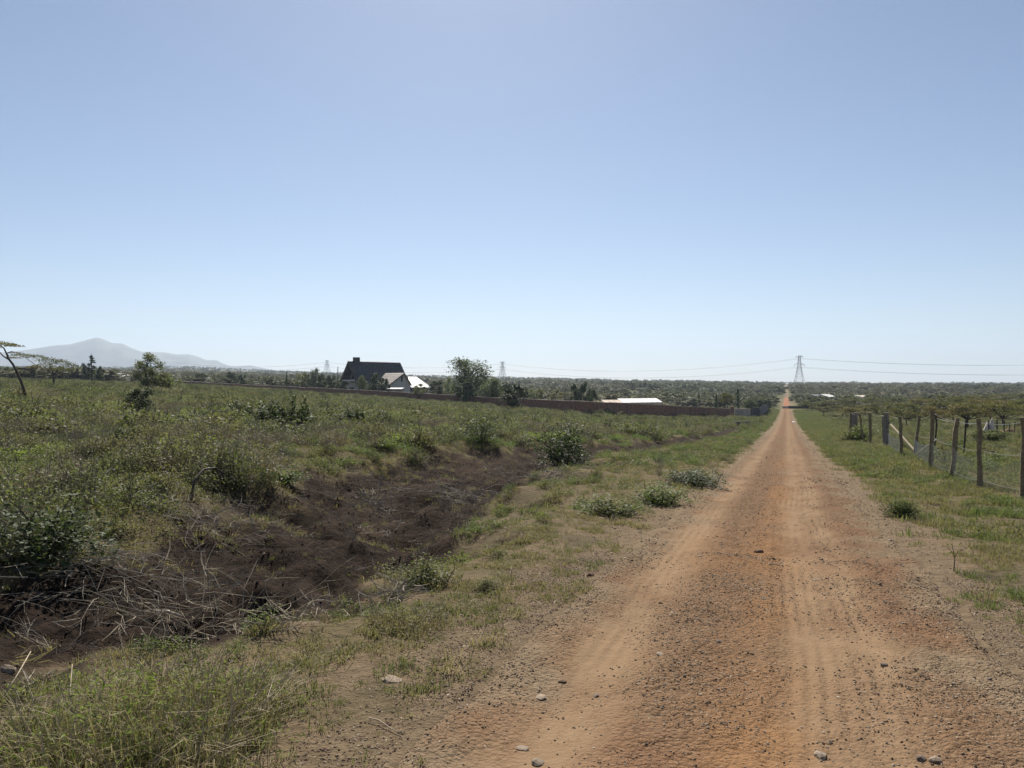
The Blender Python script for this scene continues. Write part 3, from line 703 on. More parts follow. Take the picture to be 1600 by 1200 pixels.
# ------------------------------------------------------------------ trees
def crown_pad(C, rx, ry, rz_, n, rg):
    """points of a flat umbrella pad"""
    a = rg.uniform(0, 6.283, n); r = np.sqrt(rg.uniform(0, 1, n))
    edge = 1 + 0.22 * np.sin(a * 3 + rg.uniform(0, 6)) + 0.15 * np.sin(a * 7 + rg.uniform(0, 6))
    x = np.cos(a) * r * rx * edge; y = np.sin(a) * r * ry * edge
    z = rz_ * (1 - r ** 2) * 0.9 + rg.normal(0, rz_ * 0.28, n)
    return np.stack([x, y, z], 1) + np.array(C)
def acacia_mesh(rg, pads=13, leaf=0.030, per=300):
    """umbrella thorn, unit height, canopy radius about 1"""
    mb = MB(); P = []
    fork = Vector((rg.normal(0, 0.05), rg.normal(0, 0.05), rg.uniform(0.28, 0.42)))
    mb.tube([(0, 0, -0.05), fork * 0.5 + Vector((0.02, 0, 0)), fork], [0.038, 0.03, 0.026], 6)
    for i in range(pads):
        a = 6.283 * i / pads + rg.normal(0, 0.3); r = rg.uniform(0.25, 0.85) if i else 0.05
        c = Vector((math.cos(a) * r, math.sin(a) * r, rg.uniform(0.50, 0.92) - 0.12 * r))
        m_ = fork + (c - fork) * 0.5 + Vector((0, 0, -0.03 + rg.normal(0, 0.03)))
        mb.tube([fork, m_, c], [0.020, 0.013, 0.005], 5)
        for k in range(3):
            e = c + Vector((rg.normal(0, 0.2), rg.normal(0, 0.2), 0.02)); mb.tube([m_ + (c - m_) * 0.4, e], [0.007, 0.003], 4)
        P.append(crown_pad(c, rg.uniform(0.20, 0.42), rg.uniform(0.20, 0.42), rg.uniform(0.05, 0.12), per, rg))
    V, Fq = leaf_cards(np.concatenate(P), leaf, rg, 0.8)
    return (np.array([tuple(v) for v in mb.v]), mb.f), (V, Fq)
def round_mesh(rg, lobes=11, leaf=0.03, per=260, low=0.15, airy=0.0, narrow=1.0):
    mb = MB(); P = []
    mb.tube([(0, 0, -0.05), (0.01, 0.01, 0.2), (0.0, 0.02, 0.45)], [0.035, 0.026, 0.018], 6)
    for i in range(lobes):
        z = low + (0.92 - low) * (i + 0.5) / lobes; a = i * 2.4 + rg.normal(0, 0.4)
        prof = math.sin(math.pi * min(max((z - low * 0.4) / (1.02 - low * 0.4), 0), 1)) ** 0.7
        r = 0.33 * prof * rg.uniform(0.4, 1.05) * narrow
        c = np.array([math.cos(a) * r, math.sin(a) * r, z * rg.uniform(0.93, 1.03)])
        mb.tube([(0, 0, max(0.12, z - 0.25)), Vector(c) * 0.6 + Vector((0, 0, c[2] * 0.34)), c], [0.014, 0.009, 0.004], 4)
        s = rg.uniform(0.12, 0.22) * (0.6 + 0.5 * prof)
        d = rg.normal(size=(per, 3)); d /= np.linalg.norm(d, axis=1)[:, None]
        P.append(c + d * s * rg.uniform(0.25 + airy * 0.0, 1.0 + airy, (per, 1)) * np.array([1, 1, 0.8]))
    V, Fq = leaf_cards(np.concatenate(P), leaf, rg, 0.3)
    return (np.array([tuple(v) for v in mb.v]), mb.f), (V, Fq)
def ragged_mesh(rg, n=26, leaf=0.028, per=46, wide=0.55):
    """many stemmed shrub with an open uneven outline, unit height"""
    mb = MB(); P = []
    for i in range(n):
        a = rg.uniform(0, 6.283); le = abs(rg.normal(0, wide)) * 0.9; L = rg.uniform(0.45, 1.0) * (1 - 0.25 * min(le, 1))
        d = Vector((math.cos(a) * le, math.sin(a) * le, 1)).normalized(); p = Vector((rg.normal(0, .10), rg.normal(0, .10), -.03)); pts = [p]
        for k in range(4):
            d = (d + Vector(rg.normal(0, .20, 3)) + Vector((math.cos(a), math.sin(a), 0)) * .06).normalized(); d.z = max(d.z, .0); p = p + d * L / 4; pts.append(p)
        mb.tube(pts, [.012, .010, .008, .005, .002], 4, False)
        f = rg.uniform(.12, 1, per) ** .8 * 3.999; k = f.astype(int); g_ = (f - k)[:, None]
        A = np.array([q[:] for q in pts]); P.append(A[k] * (1 - g_) + A[k + 1] * g_ + rg.normal(0, .05, (per, 3)))
    C = np.concatenate(P); C[:, 2] = np.abs(C[:, 2]) + .01
    V, Fq = leaf_cards(C, leaf, rg, 0.3, 0.45)
    return (np.array([tuple(v) for v in mb.v]), mb.f), (V, Fq)
def dome_mesh(rg, n=1700, leaf=0.028):
    """low spreading bush: uneven leafy dome with sprigs, unit height"""
    C = [dome_cloud(n // 3, rg.uniform(.30, .42), rg.uniform(.55, .85), rg, .25) + np.array([rg.normal(0, .14), rg.normal(0, .14), 0]) for _ in range(3)]
    (tv, tf), (lv, lf) = ragged_mesh(rg, 16, leaf, 34, .55)
    V, Fq = leaf_cards(np.concatenate(C), leaf, rg, .4, .45)
    return (tv, tf), (np.concatenate([V, lv]), np.concatenate([Fq, lf + len(V)]))
def conifer_mesh(rg, tiers=13, leaf=0.022, per=110, width=0.24):
    mb = MB(); P = []
    mb.tube([(0, 0, -0.03), (0, 0, 0.5), (0, 0, 1.0)], [0.022, 0.014, 0.003], 6)
    for i in range(tiers):
        z = 0.06 + 0.9 * i / tiers; L = width * (1 - (z) ** 1.3) + 0.015
        for k in range(6):
            a = rg.uniform(0, 6.283); l = L * rg.uniform(0.55, 1.15)
            e = Vector((math.cos(a) * l, math.sin(a) * l, z - 0.03 + l * rg.uniform(-0.1, 0.35)))
            mb.tube([(0, 0, z), e], [0.005, 0.002], 3, False)
            f = rg.uniform(0.15, 1, (per // 6, 1))
            P.append(np.array([0, 0, z]) * (1 - f) + np.array(e[:]) * f + rg.normal(0, 0.013, (per // 6, 3)))
    V, Fq = leaf_cards(np.concatenate(P), leaf, rg, 0.2)
    return (np.array([tuple(v) for v in mb.v]), mb.f), (V, Fq)
def treekind(gen, mat, cnt, **kw):
    out = []
    for i in range(cnt):
        (tv, tf), (lv, lf) = gen(rg, **kw)
        out.append((mesh('trunk', tv, tf, (M['bark'],), smooth=True), mesh('crown', lv, lf, (M[mat],))))
    return out
T_ACA = treekind(acacia_mesh, 'acacia', 6)
T_DARK = treekind(round_mesh, 'darkleaf', 3, leaf=0.026, per=300)
T_SHRUB = treekind(ragged_mesh, 'forb', 4, n=34, per=80, leaf=0.032)
T_DOME = treekind(dome_mesh, 'forb', 4)
T_DOMED = treekind(dome_mesh, 'darkscrub', 2)
T_THORN = treekind(ragged_mesh, 'darkscrub', 4, n=22, per=110, wide=0.6, leaf=0.045)
T_OLIVE = treekind(ragged_mesh, 'scrub', 4, n=40, per=90, leaf=0.026)
T_AIRY = treekind(round_mesh, 'airy', 2, leaf=0.017, per=420, airy=0.30, lobes=20)
T_CON = treekind(conifer_mesh, 'darkleaf', 3)
T_CYP = treekind(conifer_mesh, 'darkleaf', 2, width=0.13)
T_MIX = treekind(round_mesh, 'scrub', 3, leaf=0.024, per=240)
_pick = {}
def tree(name, kind, loc, hgt, wid, label, cat='tree', group=None, rz=None):
    k = id(kind); _pick[k] = _pick.get(k, -1) + 1
    tm, cm = kind[_pick[k] % len(kind)]
    o = empty(name, loc, label, cat, group, rg.uniform(0, 6.283) if rz is None else rz)
    o.scale = (wid, wid, hgt)
    obj('trunk', tm, o); obj('crown', cm, o)
    return o
def tree_px(name, kind, px, Y, ytop, wpx, label, cat='tree', group=None, halfw=0.34):
    """a tree standing at depth Y whose top and width are those of the photograph"""
    p = gp(px, Y); h = max(zpx(ytop, Y) - p.z, 0.4)
    return tree(name, kind, p, h, wpx * Y / FPX / (2 * halfw), label, cat, group)

# the leaning acacia at the left edge
def left_acacia():
    b = at(39, 623); Y = b.y
    def q(px, py, dy=0.0): return Vector(((px - 800) / FPX * (Y + dy), Y + dy, EYE + (600 - py) / FPX * (Y + dy))) - b
    o = empty('flat_topped_acacia', b, 'dark leaning acacia with bare crooked trunk at the left edge of the field', 'tree')
    mb = MB(); s = Y / FPX
    mb.tube([q(39, 627), q(38, 611), q(33, 596), q(27, 582), q(20, 569), q(13, 560), q(10, 552), q(6, 544), q(-3, 537)], [3.0*s, 2.4*s, 2.1*s, 1.9*s, 1.7*s, 1.5*s, 1.2*s, 1.0*s, 0.6*s], 8)
    mb.tube([q(13, 561), q(6, 557, 0.3), q(-2, 549, 0.8), q(-16, 541, 1.0)], [1.3*s, 1.1*s, 0.8*s, 0.4*s], 6)
    mb.tube([q(24, 577), q(33, 575, -0.4), q(49, 577, -0.9), q(60, 574, -1.0)], [1.1*s, 0.9*s, 0.6*s, 0.3*s], 6)
    mb.tube([q(11, 552), q(18, 549, 0.2), q(27, 552, 0.5)], [0.8*s, 0.6*s, 0.3*s], 5)
    mb.tube([q(10, 553), q(14, 558), q(25, 560, -0.3)], [0.8*s, 0.5*s, 0.3*s], 5)
    mb.build('trunk', M['bark'], o, smooth=True)
    P = []
    for (px, py, dy, rx, rz_, n) in ((8, 539, 0, 17, 3.0, 420), (20, 541, 0.6, 14, 2.4, 340), (-14, 536, 0.8, 24, 3.5, 600), (-34, 541, 0.2, 22, 3.5, 500), (-20, 542, 1.5, 20, 3, 300), (23, 552, 0.4, 9, 1.8, 110), (24, 560, -0.3, 8, 1.6, 90), (57, 574, -1, 11, 3, 170)):
        P.append(crown_pad(q(px, py, dy), rx * s, rx * s * 1.1, rz_ * s, n, rg))
    V, Fq = leaf_cards(np.concatenate(P), 0.055, rg, 0.6)
    obj('crown', mesh('crown', V, Fq, (M['acacia'],)), o)
left_acacia()
def wide_acacia():
    b = gp(84, 92); Y = b.y; s = Y / FPX
    def q(px, py, dy=0.0): return Vector(((px - 800) / FPX * (Y + dy), Y + dy, EYE + (600 - py) / FPX * (Y + dy))) - b
    o = empty('flat_topped_acacia', b, 'wide olive acacia whose sloping crown spreads below the mountain', 'tree')
    mb = MB(); f = q(84, 585)
    mb.tube([(0, 0, -0.1), f * 0.5, f], [1.8*s, 1.5*s, 1.3*s], 7); P = []
    for (px, py, dy, rx, rz_, n) in ((35, 556, 0, 16, 3.0, 420), (56, 559, 1, 17, 4, 520), (76, 565, -1, 17, 5, 620), (94, 569, 0, 18, 6, 760), (112, 574, 1, 15, 5, 520), (70, 572, 2, 18, 4, 420), (100, 579, -1.5, 15, 4, 420), (86, 577, 1.5, 16, 4, 400)):
        c = q(px, py, dy); mb.tube([f, f + (c - f) * 0.55 + Vector((0, 0, -0.15)), c], [0.9*s, 0.6*s, 0.25*s], 5)
        P.append(crown_pad(c, rx * s, rx * s * 1.1, rz_ * s, n, rg))
    mb.build('trunk', M['bark'], o, smooth=True)
    V, Fq = leaf_cards(np.concatenate(P), 0.07, rg, 0.7)
    obj('crown', mesh('crown', V, Fq, (M['acacia'],)), o)
wide_acacia()

LT = 'trees behind the brown wall'
for args in (
 ('conifer_tree', T_CON, 143, 190, 551, 24, 'pointed dark conifer standing alone below the mountain', 'tree', None, 0.24),
 ('round_tree', T_DARK, 133, 188, 567, 13, 'small dark tree close on the left of the lone conifer', 'tree', None),
 ('round_tree', T_DARK, 156, 188, 571, 12, 'small dark tree close on the right of the lone conifer', 'tree', None),
 ('bushy_tree', T_MIX, 229, 98, 550, 44, 'tall bushy tree in the left field with a ragged crown', 'tree', None),
 ('bushy_tree', T_SHRUB, 254, 99, 570, 36, 'low yellow green bush leaning on the right of the ragged tall tree', 'bush', None),
 ('round_tree', T_DARK, 313, 232, 581, 17, 'small round dark tree, leftmost above the brown wall', 'tree', LT),
 ('round_tree', T_DARK, 361, 226, 580, 19, 'dark rounded tree, larger of a pair above the left wall', 'tree', LT),
 ('round_tree', T_DARK, 378, 224, 584, 13, 'dark rounded tree, smaller right one of a pair above the left wall', 'tree', LT),
 ('round_tree', T_DARK, 422, 214, 591, 12, 'lowest dark bush peeping over the brown wall left of the cypress', 'bush', LT),
 ('cypress_tree', T_CYP, 448, 208, 577, 12, 'upright dark cypress above the wall, left of the tree clump', 'tree', LT),
 ('round_tree', T_MIX, 472, 214, 579, 20, 'grey green tree at the left end of the clump beside the steep roof', 'tree', LT),
 ('conifer_tree', T_CON, 482, 200, 581, 13, 'dark conifer second in the clump beside the steep roof', 'tree', LT),
 ('airy_tree', T_AIRY, 492, 216, 574, 14, 'thin pale tree rising in the middle of the clump left of the house', 'tree', LT),
 ('round_tree', T_DARK, 502, 198, 583, 15, 'dark tree below the far left pylon', 'tree', LT),
 ('round_tree', T_DARK, 516, 196, 584, 17, 'dark low tree between the pylon tree and the slim spire tree', 'tree', LT),
 ('cypress_tree', T_CYP, 528, 198, 569, 8, 'slim spire shaped tree at the left corner of the house', 'tree', LT),
 ('round_tree', T_DARK, 536, 186, 594, 16, 'low dark bush under the balcony of the house', 'bush', LT),
 ('round_tree', T_DARK, 588, 171, 583, 24, 'round dark tree standing before the tan roof of the house', 'tree', LT),
 ('round_tree', T_DARK, 602, 172, 589, 14, 'small dark tree right of the round one before the tan roof', 'tree', LT),
 ('airy_tree', T_AIRY, 566, 170, 587, 14, 'pale spiky shrub in front of the steep dark roof', 'shrub', LT),
 ('round_tree', T_MIX, 655, 158, 598, 24, 'green bush hiding the right foot of the white gable', 'bush', LT),
 ('round_tree', T_DARK, 683, 175, 592, 22, 'dark tree right of the white metal roof', 'tree', LT),
 ('round_tree', T_MIX, 700, 185, 588, 18, 'grey green tree left beside the tall airy tree', 'tree', LT),
 ('airy_tree', T_AIRY, 733, 160, 558, 62, 'tall airy grey green tree rising above the wall right of the house', 'tree', LT),
 ('round_tree', T_DARK, 728, 150, 590, 34, 'dark thicket at the foot of the tall airy tree', 'bush', LT),
 ('airy_tree', T_AIRY, 768, 150, 590, 38, 'pale bushy tree between the airy tree and the round black tree', 'tree', LT),
 ('round_tree', T_DARK, 803, 122, 596, 44, 'round almost black tree in front of the brown wall', 'tree', None),
 ('round_tree', T_MIX, 838, 168, 606, 24, 'small green tree just right of the round black tree', 'tree', LT),
 ('round_tree', T_MIX, 868, 175, 607, 26, 'low green tree halfway between the black tree and the twin trees', 'tree', LT),
 ('round_tree', T_DARK, 898, 165, 597, 13, 'left one of the dark twin trees above the wall', 'tree', LT),
 ('round_tree', T_DARK, 912, 165, 596, 16, 'right one of the dark twin trees above the wall', 'tree', LT),
 ('round_tree', T_DARK, 926, 160, 606, 16, 'low dark bush right under the twin trees', 'bush', LT),
 ('bushy_tree', T_SHRUB, 950, 122, 634, 24, 'grey shrub growing against the wall below the white shed roof', 'shrub', None),
 ('cypress_tree', T_CYP, 1119, 175, 612, 14, 'dark cypress behind the right part of the wall', 'tree', LT),
 ('flat_topped_acacia', T_ACA, 1136, 190, 609, 26, 'flat acacia between the cypress and the thin conifer behind the wall', 'tree', LT, 1.1),
 ('conifer_tree', T_CON, 1153, 178, 604, 13, 'thin open conifer just behind the gate pillar', 'tree', LT, 0.24),
 ('airy_tree', T_AIRY, 1172, 185, 622, 16, 'pale bush right behind the end of the wall', 'bush', LT),
 ('round_tree', T_DARK, 1188, 188, 623, 24, 'round dark tree at the road end of the wall', 'tree', LT),
 ('round_tree', T_DARK, 1269, 250, 623, 16, 'dark pointed tree beside the low black wall across the road', 'tree', None),
):
    nm, kd, px, Y, yt, wp, lb, ct, gr = args[:9]
    tree_px(nm, kd, px, Y, yt, wp, lb, ct, gr, args[9] if len(args) > 9 else 0.34)

# umbrella thorns of the fenced land
ORD = ['first', 'second', 'third', 'fourth', 'fifth', 'sixth', 'seventh', 'eighth', 'ninth', 'tenth', 'eleventh', 'twelfth']
rows = [
 ('nearest row behind the post fence', [(1418, 82, 634, 64), (1462, 78, 631, 62), (1512, 74, 624, 92), (1566, 80, 626, 84), (1618, 76, 628, 80)]),
 ('second row behind the post fence', [(1335, 112, 632, 62), (1384, 104, 630, 66), (1436, 108, 626, 74), (1490, 106, 622, 72), (1548, 110, 621, 76), (1600, 104, 623, 74)]),
 ('third row behind the post fence', [(1286, 150, 632, 44), (1316, 146, 628, 50), (1358, 150, 626, 52), (1400, 144, 624, 56), (1446, 150, 620, 58), (1494, 146, 618, 58), (1540, 150, 617, 58), (1588, 148, 618, 60)]),
 ('farthest row behind the post fence', [(1262, 205, 624, 36), (1292, 210, 622, 40), (1326, 200, 621, 42), (1362, 210, 619, 44), (1400, 204, 618, 44), (1438, 212, 616, 46), (1478, 205, 614, 44), (1518, 210, 613, 46), (1560, 206, 613, 46), (1596, 212, 613, 40)]),
]
for nm, lst in rows:
    for i, (px, Y, yt, wp) in enumerate(lst):
        tree_px('flat_topped_acacia', T_ACA, px, Y, yt, wp, '%s flat topped acacia from the road in the %s' % (ORD[i], nm), 'tree', 'flat topped acacias behind the post fence', 1.1)

# shrubs one can tell apart in the field and on the verges
def shrub_px(name, kind, px, py, wpx, hpx, label, halfw=0.40):
    p = at(px, py); s = p.y / FPX
    return tree(name, kind, p, hpx * s, wpx * s / (2 * halfw), label, 'shrub')
for a in (
 ('small_tree', T_DARK, 219, 650, 46, 46, 'little dark tree with a bare stem in front of the ragged tall tree'),
 ('shrub', T_SHRUB, 8, 655, 46, 36, 'grey green shrub cut by the left picture edge below the leaning acacia'),
 ('shrub', T_DARK, 36, 634, 26, 16, 'dark shrub around the foot of the leaning acacia'),
 ('shrub', T_THORN, 375, 660, 44, 38, 'dark flat shrub, leftmost of the dark ones in the middle field'),
 ('shrub', T_THORN, 418, 666, 50, 46, 'black jagged shrub between the flat one and the tallest thorn bush'),
 ('shrub', T_THORN, 466, 672, 48, 58, 'tallest of the dark thorn bushes in the middle field'),
 ('shrub', T_THORN, 555, 666, 40, 36, 'small dark shrub right of the tallest thorn bush'),
 ('shrub', T_THORN, 190, 704, 36, 44, 'dark bush standing alone in the weeds of the left field'),
 ('shrub', T_DOMED, 70, 868, 170, 130, 'big dark green bush in front at the left picture edge'),
 ('shrub', T_DOME, 250, 776, 60, 60, 'green bush left of the curved dead branch'),
 ('shrub', T_SHRUB, 445, 757, 62, 36, 'bright green shrub on the left rim of the black soil'),
 ('shrub', T_DOMED, 884, 726, 84, 84, 'tall leafy bush with a black shaded hollow at the end of the bank'),
 ('shrub', T_DOME, 1024, 786, 84, 44, 'green bush nearest to the left road edge'),
 ('shrub', T_DOME, 966, 806, 90, 44, 'green bush just left of the one at the road edge'),
 ('shrub', T_DOMED, 1080, 758, 90, 38, 'brownish bush farther along the left road edge'),
 ('shrub', T_DOME, 672, 912, 84, 58, 'green bush with a black shadow on the edge of the black soil'),
 ('shrub', T_DOME, 762, 922, 40, 26, 'small green tuft bush between the black soil and the road'),
 ('shrub', T_OLIVE, 1408, 808, 50, 46, 'small thorny bush standing alone in the right verge'),
 ('shrub', T_SHRUB, 1336, 690, 44, 34, 'yellow green shrub around the grey stump posts'),
 ('shrub', T_MIX, 1545, 690, 70, 20, 'bright green low bush behind the fence below the pale heap'),
): shrub_px(*a)

# far bush country
FT = []
for i in range(5):
    (tv, tf), (lv, lf) = (acacia_mesh(rg, 9, 0.052, 75) if i < 3 else round_mesh(rg, 9, 0.05, 85))
    V, Fc, mi = merge([(lv, lf, 0), (tv, tf, 1)])
    if i >= 3: V = V * np.array([2.2, 2.2, 1.0])
    FT.append(proto('bush_tree', V, Fc, (M['farleaf'], M['bark']), mi))
def far_layer(name, label, n, r0, r1, pf, w0, w1, h0, h1):
    r = np.exp(R.uniform(math.log(r0), math.log(r1), n)); a = np.radians(R.uniform(-43, 43, n)); x = r * np.sin(a); y = r * np.cos(a)
    x, y = keep(x, y, pf(x, y)); k = len(x)
    s = np.stack([R.uniform(w0, w1, k)] * 2 + [R.uniform(h0, h1, k)], 1)
    scatter(name, label, 'trees', FT, x, y, s, 0.05)
offroad = lambda x, y: sm(3, 5, np.abs(road_t(x, y)))
far_layer('distant_bush', 'olive thorn bush country beyond the walls', 7000, 215, 600, lambda x, y: offroad(x, y) * np.clip(0.38 + 1.9 * fbm(x * 0.02, y * 0.02, 4), 0.03, 1), 1.4, 4.6, 1.4, 4.2)
far_layer('far_woodland', 'hazy far woodland reaching up to the skyline', 15000, 500, 2300, lambda x, y: offroad(x, y) * np.clip(0.42 + 2.0 * fbm(x * 0.006, y * 0.006, 4), 0.04, 1), 2.2, 8.0, 2.0, 6.5)

# ------------------------------------------------------------------ boundary wall and buildings
def build_wall():
    ctrl = [(205, 215), (300, 205), (560, 166), (740, 150), (952, 122), (1141, 148)]
    pts = [gp(px, Y) for px, Y in ctrl]
    o = empty('boundary_wall', pts[4].copy(), 'long brown stone wall with pillars across the field', 'wall')
    base = pts[4]
    tops = [589.5, 597.0, 609.5, 620.0, 629.5, 639.0]
    tops = [zpx(t, p.y) for t, p in zip(tops, pts)]
    for i in range(len(pts) - 1):
        a, b = pts[i], pts[i + 1]; L = math.hypot(b.x - a.x, b.y - a.y); n = max(2, int(L / 4.2))
        d = Vector((b.x - a.x, b.y - a.y, 0)).normalized(); nrm = Vector((-d.y, d.x, 0))
        for k in range(n):
            f0, f1 = k / n, (k + 1) / n
            p0 = a.lerp(b, f0); p1 = a.lerp(b, f1)
            j = rg.normal(0, 0.03)
            z0 = tops[i] + (tops[i+1] - tops[i]) * f0 + j; z1 = tops[i] + (tops[i+1] - tops[i]) * f1 + j
            g0 = float(H(p0.x, p0.y)) - 0.6; g1 = float(H(p1.x, p1.y)) - 0.6
            q0 = p0 + d * 0.17; q1 = p1 - d * 0.17
            mb = MB(); mb.prism([(q0.x, q0.y, g0), (q1.x, q1.y, g1), (q1.x, q1.y, z1), (q0.x, q0.y, z0)], nrm * 0.2)
            mb.v = [v - base - nrm * 0.1 for v in mb.v]; mb.build('wall_panel', M['wallstone'], o)
            mb = MB(); mb.prism([(q0.x, q0.y, z0 + 0.003), (q1.x, q1.y, z1 + 0.003), (q1.x, q1.y, z1 + 0.09), (q0.x, q0.y, z0 + 0.09)], nrm * 0.28)
            mb.v = [v - base - nrm * 0.14 for v in mb.v]; mb.build('coping', M['coping'], o)
            mb = MB(); zt = z0 + 0.05
            mb.box(Vector((p0.x, p0.y, (g0 + zt) / 2)) - base, (0.34, 0.34, zt - g0), Matrix.Rotation(math.atan2(d.y, d.x), 3, 'Z')); mb.build('pillar', M['wallpillar'], o)
build_wall()
def build_gate():
    Y = 148; b = gp(1146, Y); o = empty('wall_gateway', b, 'grey gate pillar with brown wall bay and slate coloured gate beside the road', 'gate')
    s = Y / FPX
    def pr(px0, px1, yt, mat, name, dy=0.0, th=0.3, dy2=None):
        Y0 = Y + dy; Y1 = Y + (dy if dy2 is None else dy2)
        x0 = (px0 - 800) / FPX * Y0; x1 = (px1 - 800) / FPX * Y1
        z0 = min(float(H(x0, Y0)), float(H(x1, Y1))) - 0.5
        mb = MB(); mb.prism([(x0, Y0, z0), (x1, Y1, z0), (x1, Y1, zpx(yt, Y1)), (x0, Y0, zpx(yt, Y0))], (0, th, 0))
        mb.v = [v - b for v in mb.v]; return mb.build(name, M[mat], o)
    pr(1141.5, 1147, 635.5, 'wallpillar', 'gate_pillar', -0.2, 0.7)
    pr(1148, 1173, 639.5, 'wallstone', 'wall_panel', 0.1)
    pr(1148, 1173, 638.7, 'coping', 'coping', 0.06, 0.38).location.z += 0.0
    pr(1173.2, 1176, 637.5, 'darkwall', 'gate_pillar', 0, 0.4)
    pr(1176.3, 1187, 637.5, 'bluegrey', 'gate_leaf', 0.4, 0.1)
    pr(1187.2, 1190, 637.0, 'concrete', 'gate_pillar', 0.2, 0.4)
    pr(1190.3, 1201, 632.5, 'bluegrey', 'side_wall', 0.6, 0.3, 42)
build_gate()

def house():
    b = gp(560, 190); o = empty('a_frame_house', b, 'large house with steep dark roof, chimney and lower wing with white gable', 'house')
    r = Vector((0.64, 0.768, 0)); gd = Vector((0.768, -0.64, 0)); up = Vector((0, 0, 1))
    A = Vector((-40.0, 190.0, zpx(564, 190))); L = 16.0; hw = 4.7; zb = b.z - 0.3
    def add(mb, name, mat, par=None):
        mb.v = [v - b for v in mb.v]; return mb.build(name, M[mat], par if par is not None else o)
    drop = 7.3; low = A.z - drop                      # roof foot
    foot = lambda s, f=1.0: A + gd * (s * hw * f) - up * (drop * f)
    nr_ = (gd * drop + up * hw).normalized()
    # roof planes with thickness; ridge caps
    roofs = []
    mb = MB(); mb.prism([A - r * 0.6, A + r * (L + .4), foot(1) + r * (L + .4), foot(1) - r * 0.6], -nr_ * 0.22); rf = add(mb, 'roof', 'roofdark')
    nl = (-gd * drop + up * hw).normalized()
    mb = MB(); mb.prism([A - r * 0.6, foot(-1, .72) - r * 0.6, foot(-1, .72) + r * (L + .4), A + r * (L + .4)], -nl * 0.22); add(mb, 'roof', 'roofdark')
    # courses of tiles on the visible slope
    for k in range(1, 12):
        f = k / 12; c = A + gd * hw * f - up * drop * f + nr_ * 0.004
        mb = MB(); mb.prism([c - r * 0.55, c + r * (L + .35), c + r * (L + .35) + (gd * hw - up * drop) * 0.035, c - r * 0.55 + (gd * hw - up * drop) * 0.035], nr_ * 0.10); add(mb, 'tile_course', 'roofdark', rf)
    # barge boards of the left gable
    for s, f in ((1, 1.0), (-1, .72)):
        e = (foot(s, f) - A); nn = (nr_ if s > 0 else nl)
        mb = MB(); mb.prism([A - r * 0.62 + nn * .03, A + e - r * 0.62 + nn * .03, A + e - r * 0.62 - nn * .3, A - r * 0.62 - nn * .3 - up * .15], -r * 0.1); add(mb, 'barge_board', 'timber')
    # gable wall set back, upper storey, balcony, lower storey
    G = A + r * 1.6
    mb = MB(); mb.prism([G - up * 0.35, G + gd * hw * .68 - up * (drop * .68 + .3), G - gd * hw * .68 - up * (drop * .68 + .3)], r * 0.2); add(mb, 'gable_wall', 'timber')
    zbal = A.z - drop * .69
    c = Vector((G.x, G.y, 0))
    mb = MB(); mb.prism([c - gd * 3.6 + up * zbal, c + gd * 3.0 + up * zbal, c + gd * 3.0 + up * (zbal + .38), c - gd * 3.6 + up * (zbal + .38)], -r * 2.0); add(mb, 'balcony_slab', 'white')
    for k in range(9):
        q = c - r * 1.9 + gd * (-3.4 + k * .75) + up * (zbal + .38)
        mb = MB(); mb.tube([q, q + up * 0.9], 0.035, 5); add(mb, 'baluster', 'timber')
    q0 = c - r * 1.9 - gd * 3.45 + up * (zbal + 1.28); mb = MB(); mb.tube([q0, q0 + gd * 6.1], 0.05, 5); add(mb, 'railing', 'timber')
    for dx, wd in ((-1.4, 1.0), (0.25, 1.1)):
        q = c - r * 0.05 + gd * dx + up * (zbal + .45)
        mb = MB(); mb.prism([q, q + gd * wd, q + gd * wd + up * 1.7, q + up * 1.7], r * 0.04); w_ = add(mb, 'window', 'white')
        q2 = q - r * 0.02 + gd * .08 + up * .08; mb = MB(); mb.prism([q2, q2 + gd * (wd - .16), q2 + gd * (wd - .16) + up * 1.54, q2 + up * 1.54], -r * 0.02); add(mb, 'pane', 'glass', w_)
    mb = MB(); mb.prism([c - gd * 3.4 + up * zb, c + gd * 4.2 + up * zb, c + gd * 4.2 + up * zbal, c - gd * 3.4 + up * zbal], r * 0.25); add(mb, 'ground_floor_wall', 'white')
    for dx in (-3.3, -0.4, 2.6):
        q = c - r * 1.8 + gd * dx; mb = MB(); mb.box(q + up * ((zb + zbal) / 2), (.28, .28, zbal - zb)); add(mb, 'column', 'white')
    q = c - r * .03 + gd * -2.6 + up * (zb + .6); mb = MB(); mb.prism([q, q + gd * 2.0, q + gd * 2 + up * 1.7, q + up * 1.7], -r * .03); add(mb, 'window', 'glass')
    # side walls under the roof foot and chimney
    s0 = foot(1, .98); mb = MB(); mb.prism([Vector((s0.x, s0.y, zb)) + r * 1.6 - gd * .5, Vector((s0.x, s0.y, zb)) + r * L - gd * .5, s0 + r * L - gd * .5, s0 + r * 1.6 - gd * .5], -gd * .2); add(mb, 'side_wall', 'white')
    E = A + r * (L - .4); mb = MB(); mb.prism([E - up * .35, E + gd * hw * .97 - up * (drop * .97 + .2), E - gd * hw * .7 - up * (drop * .7 + .2)], r * 0.2); add(mb, 'gable_wall', 'white')
    ch = add(MB().box(A + r * 1.9 + up * 0.2, (1.25, 1.25, 1.5), Matrix.Rotation(0.87, 3, 'Z')), 'chimney', 'roofdark', rf)
    # the lower wing
    W0 = A + r * (L * .60); W0.z = zpx(582.5, 191)
    W1 = Vector((-27.1, 191.2, W0.z)); wl = (W1 - W0); wl.z = 0; wl.normalize(); wr = Vector((-wl.y, wl.x, 0))     # wr points away from the camera
    if wr.y < 0: wr = -wr
    fF = -wr * 5.0 - up * 3.05; fB = wr * 2.4 - up * 3.05
    S = W0 - wl * 1.0
